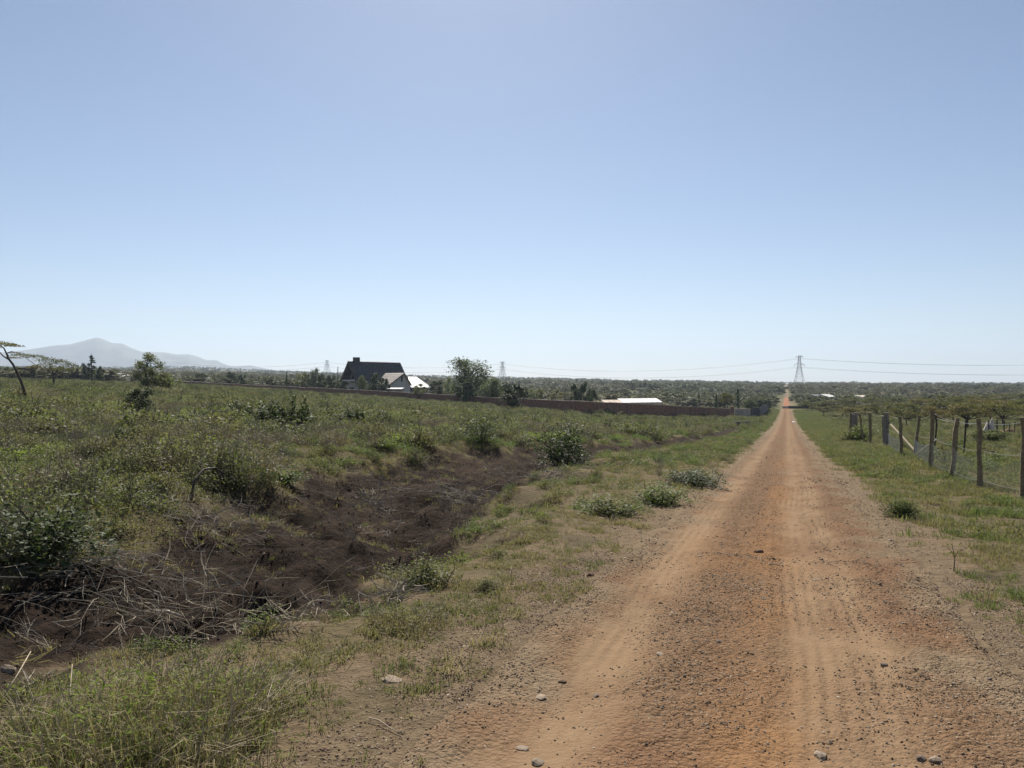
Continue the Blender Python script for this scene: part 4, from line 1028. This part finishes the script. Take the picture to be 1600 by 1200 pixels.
    nF = fF.cross(wl).normalized(); nF = nF if nF.z > 0 else -nF
    nB = fB.cross(wl).normalized(); nB = nB if nB.z > 0 else -nB
    mb = MB(); mb.prism([S, W1 + wl * .5, W1 + wl * .5 + fF, S + fF], -nF * .18); wf = add(mb, 'wing_roof', 'rooftan')
    mb = MB(); mb.prism([S, S + fB, W1 + wl * .5 + fB, W1 + wl * .5], -nB * .18); add(mb, 'wing_roof', 'rooftan')
    for k in range(1, 8):
        c2 = fF * (k / 8); mb = MB(); mb.prism([S + c2 + nF * .004, W1 + wl * .46 + c2 + nF * .004, W1 + wl * .46 + c2 + fF * .03 + nF * .004, S + c2 + fF * .03 + nF * .004], nF * .04); add(mb, 'tile_course', 'rooftan', wf)
    mb = MB(); mb.prism([W1 - up * .25, W1 + fF * .93 - up * .2, Vector(((W1 + fF * .93).x, (W1 + fF * .93).y, zb)), Vector(((W1 + fB * .93).x, (W1 + fB * .93).y, zb)), W1 + fB * .93 - up * .2], -wl * .25); gw = add(mb, 'wing_gable', 'white')
    q = W1 + wl * .01 - wr * .75 - up * 2.2; mb = MB(); mb.prism([q, q + wr * .62, q + wr * .62 + up * 1.35, q + wr * .31 + up * 1.6, q + up * 1.35], wl * .03); add(mb, 'window', 'glass', gw)
    for e in (fF, fB):
        mb = MB(); mb.prism([W1 + wl * .52, W1 + wl * .52 + e, W1 + wl * .52 + e - up * .3, W1 + wl * .52 - up * .3], wl * .06); add(mb, 'barge_board', 'timber', gw)
    base_ = S + fF * .93; mb = MB(); mb.prism([Vector((base_.x, base_.y, zb)), Vector((W1 + fF * .93)[:2] + (zb,)), (W1 + fF * .93) - up * .2, base_ - up * .2], wr * .25); add(mb, 'wing_wall', 'white')
    return o
house()

def shed(name, px0, px1, Y, yt, yb, label, roof='roofwhite', wall='cream', depth=5.0, slope=0.6, cat='shed', dy=0.0):
    """low building with a single pitch metal roof"""
    x0, x1 = (px0 - 800) / FPX * Y, (px1 - 800) / FPX * (Y + dy); b = gp((px0 + px1) / 2, Y)
    o = empty(name, b, label, cat)
    zt = zpx(yt, Y); ze = zpx(yb, Y); zb = b.z - 0.5
    def add(mb, nm, mat, par=o):
        mb.v = [v - b for v in mb.v]; return mb.build(nm, M[mat], par)
    rise = zt - ze
    rf = add(MB().prism([(x0 - .2, Y - .3, ze), (x1 + .2, Y - .3 + dy, ze), (x1 + .2, Y + depth + dy, zt), (x0 - .2, Y + depth, zt)], (0, 0, -0.12)), 'roof', roof)
    n = max(2, int((x1 - x0) / 0.9))
    for k in range(n + 1):
        f = k / n; xx = x0 - .15 + (x1 - x0 + .3) * f; yy = Y - .3 + dy * f
        add(MB().prism([(xx - .03, yy, ze + .003), (xx + .03, yy, ze + .003), (xx + .03, yy + depth + .3, zt + .003), (xx - .03, yy + depth + .3, zt + .003)], (0, 0, .05)), 'roof_rib', roof, rf)
    add(MB().prism([(x0, Y, zb), (x1, Y + dy, zb), (x1, Y + dy, ze - .15), (x0, Y, ze - .15)], (0, .2, 0)), 'wall', wall)
    for xx, d_ in ((x0, 0), (x1 - .2, dy)):
        add(MB().prism([(xx, Y + d_ + .21, zb), (xx, Y + d_ + depth - .2, zb), (xx, Y + d_ + depth - .2, zt - .3), (xx, Y + d_ + .21, ze - .15)], (.2, 0, 0)), 'wall', wall)
    wx = x0 + (x1 - x0) * .3; zz = ze - 1.0
    add(MB().prism([(wx, Y + dy * .3 - .03, zz - .5), (wx + .9, Y + dy * .3 - .03, zz - .5), (wx + .9, Y + dy * .3 - .03, zz + .3), (wx, Y + dy * .3 - .03, zz + .3)], (0, .02, 0)), 'window', 'glass')
    return o
shed('white_shed', 973, 1033, 142, 623.8, 629.0, 'long shed with a white metal roof just behind the brown wall', wall='cream', depth=6, dy=4)
shed('small_shed', 946, 972, 134, 625.6, 629.5, 'small tan roofed shed on the left of the long white roofed one', roof='coping', wall='cream', depth=5)
def barn():
    Y = 200; b = gp(655, Y); o = empty('metal_roof_barn', b, 'barn with a bright white sloping roof right of the house', 'barn')
    def q(px, py, dy): return Vector(((px - 800) / FPX * (Y + dy), Y + dy, zpx(py, Y + dy))) - b
    r1, r2, e1, e2 = q(638, 588.5, 8), q(650, 588.5, 8), q(640, 605, 0), q(670, 605, 0)
    rf = MB().prism([e1, e2, r2, r1], (0, 0, -.15)).build('roof', M['roofwhite'], o)
    for k in range(1, 9):
        f = k / 9; a = e1.lerp(e2, f); c = r1.lerp(r2, f); MB().tube([a + Vector((0, 0, .03)), c + Vector((0, 0, .03))], .05, 4).build('roof_rib', M['roofwhite'], rf)
    MB().prism([r2, e2, q(676, 606, 9)], (0, 0, -.15)).build('roof', M['roofwhite'], o)
    for u, v in ((e1, e2), (e2, q(676, 606, 9))):
        u = u + Vector((0, .3, -.2)); v = v + Vector((-.3, .3, -.2)); MB().prism([u, v, Vector((v.x, v.y, -.4)), Vector((u.x, u.y, -.4))], (0, .2, 0)).build('wall', M['concrete'], o)
barn()
shed('low_canopy', 606, 627, 172, 606.0, 607.5, 'low white canopy below the white gable of the house', wall='concrete', depth=4)
shed('far_shed', 58, 66, 235, 583.5, 586, 'tiny white roofed shed under the wide acacia crown', depth=6)
shed('far_shed', 72, 94, 240, 582.8, 586, 'long white roofed shed left of the lone conifer', depth=7)
shed('far_shed', 119, 134, 230, 582.2, 585, 'white roofed shed directly left at the foot of the lone conifer', depth=7)
shed('far_shed', 166, 178, 236, 582.5, 586, 'white roofed shed right at the foot of the lone conifer', depth=7)
shed('far_shed', 179, 192, 228, 584.5, 588, 'white roofed shed between the lone conifer and the ragged tall tree', depth=7)
shed('far_shed', 1296, 1309, 330, 616.5, 620, 'white roofed house in the bush across the road, left of the paler one', depth=10)
shed('far_shed', 1277, 1294, 335, 616.5, 619.5, 'dark roofed house in the bush next to the white roofed one', roof='bluegrey', wall='bluegrey', depth=8)
shed('far_shed', 1347, 1362, 345, 617.8, 620, 'small pale roofed house farthest right in the bush', roof='cream', depth=8)
shed('far_shed', 1008, 1016, 760, 602.5, 605.5, 'far pale building in the woodland above the white shed', roof='concrete', wall='white', depth=12)
shed('far_shed', 996, 1004, 770, 604, 606, 'far grey building left of the pale one in the woodland', roof='concrete', wall='bluegrey', depth=12)

def low_wall():
    b = gp(1247, 235); o = empty('low_wall', b, 'low black wall ending in a cream block at the far roadside', 'wall')
    def seg(px0, px1, yt, mat, nm, Y=235):
        x0, x1 = (px0 - 800) / FPX * Y, (px1 - 800) / FPX * Y; mb = MB()
        z0 = float(H(x0, Y)) - .6; mb.prism([(x0, Y, z0), (x1, Y, z0), (x1, Y, zpx(yt, Y)), (x0, Y, zpx(yt, Y))], (0, .4, 0)); mb.v = [v - b for v in mb.v]; mb.build(nm, M[mat], o)
    seg(1222.5, 1231.5, 634.5, 'cream', 'end_block')
    for k in range(4): seg(1232 + k * 8, 1239.8 + k * 8, 634.3 + 0.15 * k, 'darkwall', 'wall_panel')
low_wall()

def slab():
    p = at(1172, 665); s = p.y / FPX
    o = empty('broken_slab', p, 'broken concrete slab folded like a low roof over the roadside drain', 'slab')
    h = 7.0 * s
    a = Vector((-22 * s, 0.2, h * 0.9)); c = Vector((-2 * s, -.1, h)); e = Vector((20 * s, -.6, 0.10))
    for u, v in ((a, c), (c + Vector((.03, 0, 0)), e)):
        mb = MB(); mb.prism([u, v, v + Vector((0, 1.1, -0.05)), u + Vector((0, 1.1, -0.05))], (0, 0, -0.12)); mb.build('slab_half', M['concrete'], o)
    mb = MB()
    for dx in (-17, -1): mb.box((dx * s, .7, h * .4 - .1), (.25, 1.2, h * .8 + .1))
    mb.build('support', M['darkwall'], o)
slab()

# ------------------------------------------------------------------ pylons and lines
def pylon(px, Y, ytop, label, wb=None):
    p = gp(px, Y); top = zpx(ytop, Y); h = top - p.z + 1.0; p.z -= 1.0
    o = empty('pylon', p, label, 'pylon', 'pylons of the power line', rz=-0.55)
    wb = wb or 15.0
    lv = [0, .16, .32, .46, .58, .68, .78, .88, 1.0]
    wd = [wb, wb * .80, wb * .62, wb * .47, wb * .37, wb * .30, wb * .24, wb * .21, wb * .18]
    cor = lambda i, k: Vector(((-1, 1, 1, -1)[k] * wd[i] / 2, (-1, -1, 1, 1)[k] * wd[i] / 2, lv[i] * h))
    for k in range(4): MB().tube([cor(i, k) for i in range(len(lv))], [.32] * 5 + [.26] * 4, 5).build('leg', M['steel'], o)
    mb = MB()
    for i in range(len(lv) - 1):
        for k in range(4):
            k2 = (k + 1) % 4
            mb.tube([cor(i, k), cor(i + 1, k2)], 0.15, 4, False); mb.tube([cor(i, k2), cor(i + 1, k)], 0.15, 4, False); mb.tube([cor(i + 1, k), cor(i + 1, k2)], 0.18, 4, False)
    mb.build('bracing', M['steel'], o)
    arms = []
    for f, aw in ((.985, 5.2), (.70, 7.5)):
        z = f * h; mb = MB(); i = 8 if f > .9 else 5; hw = wd[i] / 2
        for sx in (-1, 1):
            tip = Vector((sx * aw, 0, z))
            for sy in (-1, 1):
                mb.tube([(sx * hw, sy * hw, z), tip], .26, 4, False); mb.tube([(sx * hw, sy * hw, z + (.05 if f < .9 else -.045) * h), tip], .22, 4, False)
            mb.tube([(0, 0, z), tip], .22, 4, False)
        mb.build('crossarm', M['steel'], o)
        for sx in (-1, 1):
            MB().tube([(sx * aw, 0, z), (sx * aw, 0, z - 4.0)], [.22, .18], 5).build('insulator', M['cable'], o); arms.append(p + Matrix.Rotation(-0.55, 3, 'Z') @ Vector((sx * aw, 0, z - 4.0)))
    return arms
A1 = pylon(1249, 1200, 555.5, 'tall lattice pylon on the skyline beside the end of the road', 16)
A2 = pylon(785, 1500, 565, 'lattice pylon right of the tall airy tree')
A3 = pylon(511, 1700, 563, 'lattice pylon behind the trees left of the house')
def line(a, b, sag, r=0.13):
    p = [a.lerp(b, k / 28) - Vector((0, 0, sag * 4 * (k / 28) * (1 - k / 28))) for k in range(29)]
    return p
def cables(name, A, B, sag, label):
    o = empty(name, (A[0] + B[0]) / 2, label, 'power line', 'spans of the power line')
    for i in range(4):
        mb = MB().tube(line(A[i], B[i], sag), 0.11, 4, False); mb.v = [v - o.location for v in mb.v]; mb.build('cable', M['cable'], o)
cables('power_line', A1, A2, 17, 'power cables sagging between the roadside pylon and the next one left')
cables('power_line', A2, A3, 10, 'power cables running behind the house between the two left pylons')
D4 = [a + Vector((480, -280, -4)) for a in A1]; cables('power_line', A1, D4, 12, 'power cables leaving the roadside pylon towards the right edge')
E4 = [a + Vector((-480, 300, 10)) for a in A3]; cables('power_line', A3, E4, 12, 'faint power cables left of the farthest pylon')

# ------------------------------------------------------------------ post fence
def crooked(h, r, rg, lean=(0, 0), n=7, segs=5):
    mb = MB(); pts = []; rad = []
    for k in range(segs + 1):
        f = k / segs; pts.append(Vector((lean[0] * f + rg.normal(0, .014), lean[1] * f + rg.normal(0, .014), -.25 + (h + .25) * f))); rad.append(r * (1.05 - .12 * f) * rg.uniform(.84, 1.14))
    mb.tube(pts, rad, n); return mb
def fence():
    spec = [(1597, 780, 652, 4, 9.5, 'post'), (1531, 762, 655, 0, 8.0, 'post'), (1486, 746, 653, 10, 7.5, 'post'), (1453, 733, 641, 4, 6.6, 'post'), (1427, 716, 650, 11, 5.2, 'post'),
            (1409, 714, 651, -1, 5.0, 'post'), (1386, 700, 645, -1, 7.0, 'greypost'), (1380, 697, 651, 1, 4.5, 'greypost'), (1360, 695, 645, 0, 4.5, 'post'), (1351, 692, 645, -8, 3.2, 'post'), (1338, 684, 645, -1, 6.2, 'greypost'), (1333, 681, 646, -1, 5.0, 'greypost'), (1328, 684, 645, 1, 4.6, 'post')]
    P = [at(px, py) for px, py, *_ in spec]; b = P[0].copy()
    o = empty('post_fence', b, 'rough wooden post fence with sagging chain link netting along the right verge', 'fence')
    tops = []
    for (px, py, yt, lean, wpx, mt), p in zip(spec, P):
        s = p.y / FPX; mb = crooked((py - yt) * s, wpx * s / 2, rg, (lean * s, rg.normal(0, .03)))
        po = mb.build('post', M[mt], o, p - b, smooth=False); tops.append(p + Vector((lean * s, 0, (py - yt) * s)))
    # one more post outside the picture keeps the netting taut
    p = at(1700, 806); s = p.y / FPX; crooked(1.33, .05, rg).build('post', M['post'], o, p - b); P.insert(0, p); tops.insert(0, p + Vector((0, 0, 1.33)))
    s = P[7].y / FPX
    a0 = P[7] + Vector((3 * s, 0, 40 * s)); a1 = at(1434, 711) + Vector((0, 0, .05))
    MB().tube([v - b for v in (a0, a0.lerp(a1, .5) + Vector((0, 0, .01)), a1)], [.05, .045, .05], 7).build('brace', M['post'], o)
    c0 = at(1431, 712) + Vector((0, 0, .05)); c1 = P[4] + Vector(((1472 - 1453) * P[4].y / FPX, .25, (733 - 687) * P[4].y / FPX))
    MB().tube([v - b for v in (c0, c0.lerp(c1, .5) + Vector((0, 0, .012)), c1)], [.02, .018, .016], 6).build('stick', M['palewood'], o)
    order = [0, 1, 2, 3, 4, 5, 6, 7, 9, 13]
    for hf in (.95, .55, .12):
        mb = MB()
        for u, v in zip(order[:-1], order[1:]):
            a = P[u].lerp(tops[u], hf); c = P[v].lerp(tops[v], hf); sag = .03 + .05 * rg.uniform()
            mb.tube([a.lerp(c, k / 6) - Vector((0, 0.06, sag * 4 * (k / 6) * (1 - k / 6))) - b for k in range(7)], .0035, 3, False)
        mb.build('wire', M['wire'], o)
    for u, v in zip(order[:7], order[1:8]):
        a, c = P[u], P[v]; L = math.hypot(c.x - a.x, c.y - a.y); hN = .72; mb = MB(); st = .075
        e = (c - a) / L; off = Vector((0, -.065, .03))
        for sg in (1, -1):
            x = -hN if sg > 0 else 0
            while x < (L if sg > 0 else L + hN):
                x0, z0, x1, z1 = x, 0.0, x + sg * hN, hN
                if x0 < 0: z0 += -x0; x0 = 0
                if x0 > L: z0 += x0 - L; x0 = L
                if x1 > L: z1 -= x1 - L; x1 = L
                if x1 < 0: z1 -= -x1; x1 = 0
                if z1 - z0 > .05:
                    sagf = lambda xx: 1 - .22 * math.sin(math.pi * xx / L)
                    mb.tube([a + e * x0 + Vector((0, 0, z0 * sagf(x0))) + off - b, a + e * x1 + Vector((0, 0, z1 * sagf(x1))) + off - b], .0009, 3, False)
                x += st
        mb.build('chain_link_netting', M['wire'], o)
    # thin posts of the back fence line
    thin = [(1506, 712, 656, 2, 3.2), (1461, 704, 648, 2, 3.0), (1545, 684, 657, 0, 2.2), (1557, 688, 656, 1, 2.6), (1569, 684, 657, 0, 2.0), (1578, 684, 660, 0, 1.8), (1586, 682, 659, 0, 1.8)]
    p0 = at(1506, 712); o2 = empty('thin_post_fence', p0, 'line of thin dark stakes behind the post fence', 'fence')
    tp = []
    for px, py, yt, ln, wp in thin:
        p = at(px, py); s = p.y / FPX; crooked((py - yt) * s, wp * s / 2, rg, (ln * s, 0), 6, 4).build('stake', M['bark'], o2, p - p0); tp.append(p + Vector((ln * s * .9, 0, (py - yt) * s * .9)))
    tp = [tp[k] for k in (1, 0, 3)]
    mb = MB()
    for u, v in zip(tp[:-1], tp[1:]): mb.tube([u - p0, u.lerp(v, .5) - p0 - Vector((0, 0, .05)), v - p0], .004, 3, False)
    mb.build('wire', M['wire'], o2)
fence()

# ------------------------------------------------------------------ heaps, sticks, stones
def heap(name, px, py, wpx, hpx, mat, label, cat, n=16):
    p = at(px, py); s = p.y / FPX; W, h = wpx * s, hpx * s
    o = empty(name, p, label, cat)
    gx_, gy_ = np.meshgrid(np.linspace(-.6, .6, 34), np.linspace(-.6, .6, 34), indexing='ij'); rd = np.hypot(gx_, gy_) * 2
    zz = h * (np.clip(1 - rd ** 2.2, -.3, 1) * (.8 + .9 * fbm(gx_ * 3 + px, gy_ * 3, 4)) + .10 * fbm(gx_ * 11, gy_ * 11, 3)); k = np.arange(33)
    Q = (k[:, None] * 34 + k[None, :])[..., None] + np.array([0, 34, 35, 1]); V = np.stack([gx_ * W, gy_ * W * .8, zz - .04], -1).reshape(-1, 3)
    obj('mound', mesh('mound', V, Q.reshape(-1, 4), (M[mat],)), o)
    for k in range(n):
        sv, sf = stone_shape(rg, 1, .7); a = rg.uniform(0, 6.283); r = rg.uniform(.3, .62)
        sz = W * rg.uniform(.04, .10); z = h * max(0, 1 - (r * 1.8) ** 2) * .6
        obj('lump', mesh('lump', sv * sz, sf, (M[mat],)), o, Vector((math.cos(a) * r * W, math.sin(a) * r * W * .8, z)))
heap('pale_heap', 1546, 678, 24, 22, 'chalk', 'whitish heap of earth and stones behind the fence', 'heap')
heap('brick_heap', 1574, 679, 34, 9, 'redbrick', 'low reddish rubble heap right of the whitish one behind the fence', 'heap', 22)

def brush(name, px, py, wpx, hpx, n, mat, label, spread=1.0, r0=.006):
    """tangle of dry twigs"""
    p = at(px, py); s = p.y / FPX; W, h = wpx * s, hpx * s; mb = MB()
    for i in range(n):
        x, y = rg.normal(0, W * .24), rg.normal(0, W * .2); z = float(H(p.x + x, p.y + y)) - p.z
        L = min(W, 1.2) * rg.uniform(.25, .7); a = rg.uniform(0, 6.283); d = Vector((math.cos(a), math.sin(a), rg.uniform(.05, .9) * spread)).normalized()
        q = Vector((x, y, z + rg.uniform(0, .4) * h)); pts = [q]
        for k in range(4):
            d = (d + Vector(rg.normal(0, .22, 3)) - Vector((0, 0, .06))).normalized(); q = q + d * L / 4; q.z = max(q.z, z + .005); pts.append(q)
        r = r0 * rg.uniform(.4, 1.1); mb.tube(pts, [r, r * .9, r * .7, r * .5, r * .25], 4, False)
        for b in range(2):
            e = (d + Vector(rg.normal(0, .7, 3))).normalized(); mb.tube([pts[1 + b], pts[1 + b] + e * L * .18, pts[1 + b] + e * L * .3], [r * .6, r * .45, r * .2], 3, False)
    ob = mb.build(name, M[mat], None, p); return tag(ob, label, 'dead brush')
brush('dead_brush', 120, 905, 330, 70, 150, 'greytwig', 'big tangle of dry grey twigs at the left in front of the dark green bush', .35, .0042)
brush('dead_brush', 300, 830, 260, 60, 130, 'greytwig', 'tangle of dry twigs on the left slope of the black soil', .4, .0042)
brush('dead_brush', 415, 735, 110, 30, 90, 'drystem', 'pale twig pile on the rim above the bright green shrub', .5, .008)
brush('dead_brush', 585, 790, 80, 50, 46, 'greytwig', 'dead leafless shrub before the undercut bank', 1.2)
brush('dead_brush', 720, 780, 120, 30, 90, 'greytwig', 'flat litter of dry branches in the middle of the black soil', .3)
brush('dead_brush', 300, 1010, 260, 90, 90, 'drystem', 'bare dry stems rising above the near left weed bush', 1.4, .0045)
brush('dead_brush', 450, 985, 120, 80, 40, 'drystem', 'thin dry stems at the front rim of the black soil', 1.4, .004)
brush('dead_brush', 620, 935, 110, 36, 60, 'greytwig', 'small dry twig pile left of the bush with the black shadow', .5)
brush('dead_brush', 860, 752, 110, 30, 80, 'greytwig', 'dry twig litter below the tall leafy bush', .5, .008)

def weed_bush(px, py, wpx, hpx, label, nl, mat='grass', r=.0022):
    p = at(px, py); s = p.y / FPX; W, h = wpx * s, hpx * s
    o = empty('weed_bush', p, label, 'weed bush')
    C = dome_cloud(int(nl * .7), W * .5, h, rg, .05); C[:, 2] += H(p.x + C[:, 0], p.y + C[:, 1]) - p.z
    V, Fq = leaf_cards(C, .015, rg, .3, .22); obj('foliage', mesh('foliage', V, Fq, (M[mat],)), o)
    for nm, mt, cnt, hh in (('grass_blades', 'grass', nl // 3, 1.0), ('dry_blades', 'drygrass', nl // 2, 1.15)):
        V = []; Fc = []
        for i in range(cnt // 12):
            a = rg.uniform(0, 6.283); rr_ = W * .52 * math.sqrt(rg.uniform()); x, y = math.cos(a) * rr_, math.sin(a) * rr_
            z = float(H(p.x + x, p.y + y)) - p.z; f = 1 - .5 * (rr_ / W * 2) ** 2
            bv, bf, _ = blades(12, h * hh * max(f, .35) * rg.uniform(.6, 1.1), .05, .0038, rg, 1.1); k = len(V)
            V += list(bv + np.array([x, y, z])); Fc += [tuple(q + k for k_ in (0,) for q in fc) if False else tuple(q + k for q in fc) for fc in bf]
        obj(nm, mesh(nm, np.array(V), Fc, (M[mt],)), o)
    mb = MB()
    for i in range(int(nl / 24)):
        a = rg.uniform(0, 6.283); rr_ = W * .45 * math.sqrt(rg.uniform()); x, y = math.cos(a) * rr_, math.sin(a) * rr_; z = float(H(p.x + x, p.y + y)) - p.z
        d = Vector((math.cos(a) * .5, math.sin(a) * .5, .9)) + Vector(rg.normal(0, .45, 3)); d.normalize(); L = h * rg.uniform(.6, 1.35)
        q = Vector((x, y, z)); d2 = (d + Vector(rg.normal(0, .3, 3))).normalized(); m_ = q + d * L * .5; e = m_ + d2 * L * .5
        mb.tube([q, m_, e], [r * 1.25, r, r * .4], 3, False)
        for b_ in range(2):
            g_ = (d2 + Vector(rg.normal(0, .7, 3))).normalized(); mb.tube([m_, m_ + g_ * L * .25], [r * .6, r * .25], 3, False)
    mb.build('stems', M['drystem'], o)
weed_bush(190, 1185, 420, 135, 'wide straw and green weed bush in the near left corner', 5600, 'lime')
weed_bush(330, 1120, 240, 84, 'green weed bush on the right flank of the near corner one', 2800, 'lime')
weed_bush(40, 1195, 200, 90, 'low weed bush cut by the bottom left picture corner', 1800)
weed_bush(640, 978, 130, 36, 'flat grass hummock at the lower end of the black soil', 900, 'grass')

def stick(pts, r, mat, label, name='stick'):
    Pp = [at(x, y) + Vector((0, 0, dz)) for x, y, dz in pts]; b = Pp[0].copy()
    mb = MB().tube([p - b for p in Pp], [r * (1.1 - .5 * k / (len(Pp) - 1)) for k in range(len(Pp))], 6)
    return tag(mb.build(name, M[mat], None, b, smooth=True), label, 'stick')
stick([(243, 966, .06), (262, 968, .07), (284, 972, .05)], .011, 'palewood', 'short pale stick lying on the black soil at the left')
stick([(299, 784, .02), (303, 780, .26), (318, 780, .42), (336, 782, .50), (354, 790, .46)], .019, 'bark', 'dark curved dead branch arching on the left rim of the hollow', 'dead_branch')
stick([(576, 1128, .02), (592, 1132, .02), (612, 1143, .012), (628, 1150, .01)], 0.003, 'drystem', 'long thin straw lying on the bare soil left of the road')
stick([(8, 1125, .12), (28, 1108, .17), (48, 1092, .24)], 0.0035, 'drystem', 'thin pale stalk slanting up at the bottom left')
stick([(100, 1172, .05), (108, 1150, .16), (113, 1130, .27)], 0.003, 'drystem', 'upright straw stalk in the near left weed bush')
p = at(1490, 893); o = empty('sapling', p, 'thin bare sapling stem alone in the right verge grass', 'plant')
mb = MB().tube([(0, 0, -.02), (.01, 0, .12), (-.01, .01, .25)], [.006, .004, .002], 5); mb.tube([(.01, 0, .12), (.05, .01, .19)], [.003, .0015], 4); mb.tube([(.0, 0, .16), (-.05, .0, .22)], [.003, .0015], 4); mb.build('stem', M['bark'], o)
V, Fq = leaf_cards(np.array([[0, 0, .2]]) + rg.normal(0, .05, (40, 3)), .012, rg); obj('leaves', mesh('leaves', V, Fq, (M['forb'],)), o)

def rock(px, py, wpx, mat, label, flat=.62, hf=.05):
    p = at(px, py); s = p.y / FPX * wpx / 2; V, Fc = stone_shape(rg, 2, flat, .2); p.z = float(surf(p.x, p.y))
    ob = obj('stone', mesh('stone', V * s, Fc, (M[mat],)), None, p + Vector((0, 0, s * flat * hf - s * flat * .15))); ob.rotation_euler = (rg.normal(0, .15), rg.normal(0, .15), rg.uniform(0, 6.28))
    return tag(ob, label, 'stone')
rock(922, 899, 17, 'rockred', 'dark red brown stone alone at the grassy left road edge', .8)
rock(1187, 867, 22, 'rockred', 'flat red brown stone in the middle of the road', .5)
rock(1093, 872, 14, 'rockpale', 'pale flat stone left of the red brown one on the road', .35)
rock(12, 1047, 34, 'rockpale', 'rounded tan stone at the left picture edge on the black soil', .6)
rock(606, 1133, 15, 'rockred', 'dark stone on bare soil between weeds and left wheel track', .8)
rock(664, 1132, 12, 'rock', 'rounded stone right of the dark one near the left wheel track', .8)
rock(699, 1072, 11, 'rock', 'dark pebble sized stone right of its twin by the track', .8)
rock(675, 1068, 10, 'rock', 'dark pebble sized stone left of its twin by the track', .9)
rock(815, 1170, 28, 'rockpale', 'flat grey boulder top sunk into the bottom of the left track', .3, .05)
rock(842, 1193, 30, 'rockpale', 'rugged pale stone at the bottom picture edge in the left track', .45, .1)
rock(842, 1090, 36, 'rockpale', 'wide flat pale stone slab sunk in the left wheel track', .2, .0)
rock(1282, 1184, 34, 'rockpale', 'long pale stone at the bottom in the right wheel track', .45, .1)
rock(1437, 1190, 22, 'rock', 'dark topped stone at the bottom right of the road', .7)
rock(1462, 1196, 24, 'rockpale', 'pale stone beside the dark topped one at the bottom right', .6)
rock(932, 1086, 14, 'rock', 'grey brown stone between the two wheel tracks, lower left', .6)
rock(1124, 1014, 16, 'rock', 'pale and dark stone between the wheel tracks, halfway down the road', .6)
rock(418, 1145, 30, 'rockpale', 'half buried pale stone among the weeds right of the corner bush', .45, .1)
rock(612, 1062, 40, 'rockpale', 'broad earthy rock on the bare soil below the grass hummock', .35, .0)
rock(1382, 1045, 13, 'rock', 'dark stone on the right side of the road', .6)
rock(1545, 1068, 14, 'rock', 'dark stone near the right picture edge of the road', .6)
rock(1240, 660, 6, 'plastic', 'small white stone at the right edge of the far road', .7)
rock(1098, 693, 7, 'rockpale', 'pale stone in the dark drain left of the far road', .5)
def ringpiece():
    p = at(1466, 717); s = p.y / FPX; mb = MB(); n = 18
    mb.tube([Vector((math.cos(6.283 * k / n) * 5.5 * s, math.sin(6.283 * k / n) * 8 * s, .04 + .03 * math.sin(6.283 * k / n))) for k in range(n + 1)], 1.1 * s, 6)
    mb.tube([Vector((-5 * s, 0, .05)), Vector((-9 * s, .05, .03)), Vector((-13 * s, .0, .02))], [1.1 * s, 1.0 * s, .6 * s], 6)
    tag(mb.build('plastic_loop', M['plastic'], None, p, smooth=True), 'white plastic loop of rubbish at the foot of the fence', 'rubbish')
ringpiece()

# ------------------------------------------------------------------ haze
def haze():
    m, n, out = newmat('haze_air')
    v = N(n, 'ShaderNodeVolumePrincipled'); v.inputs['Density'].default_value = 0.00015
    v.inputs['Color'].default_value = (0.60, 0.71, 0.86, 1); v.inputs['Anisotropy'].default_value = 0.25
    n.links.new(v.outputs[0], out.inputs['Volume'])
    mb = MB(); zt = 430.0; mb.box((0, 3900, (zt - 75) / 2), (17000, 9000, zt + 75)); o = mb.build('haze', m)
    o['kind'] = 'stuff'; o['label'] = 'thin pale haze in the air over the whole plain'; o['category'] = 'haze'
haze()
print('objects', len(bpy.data.objects))
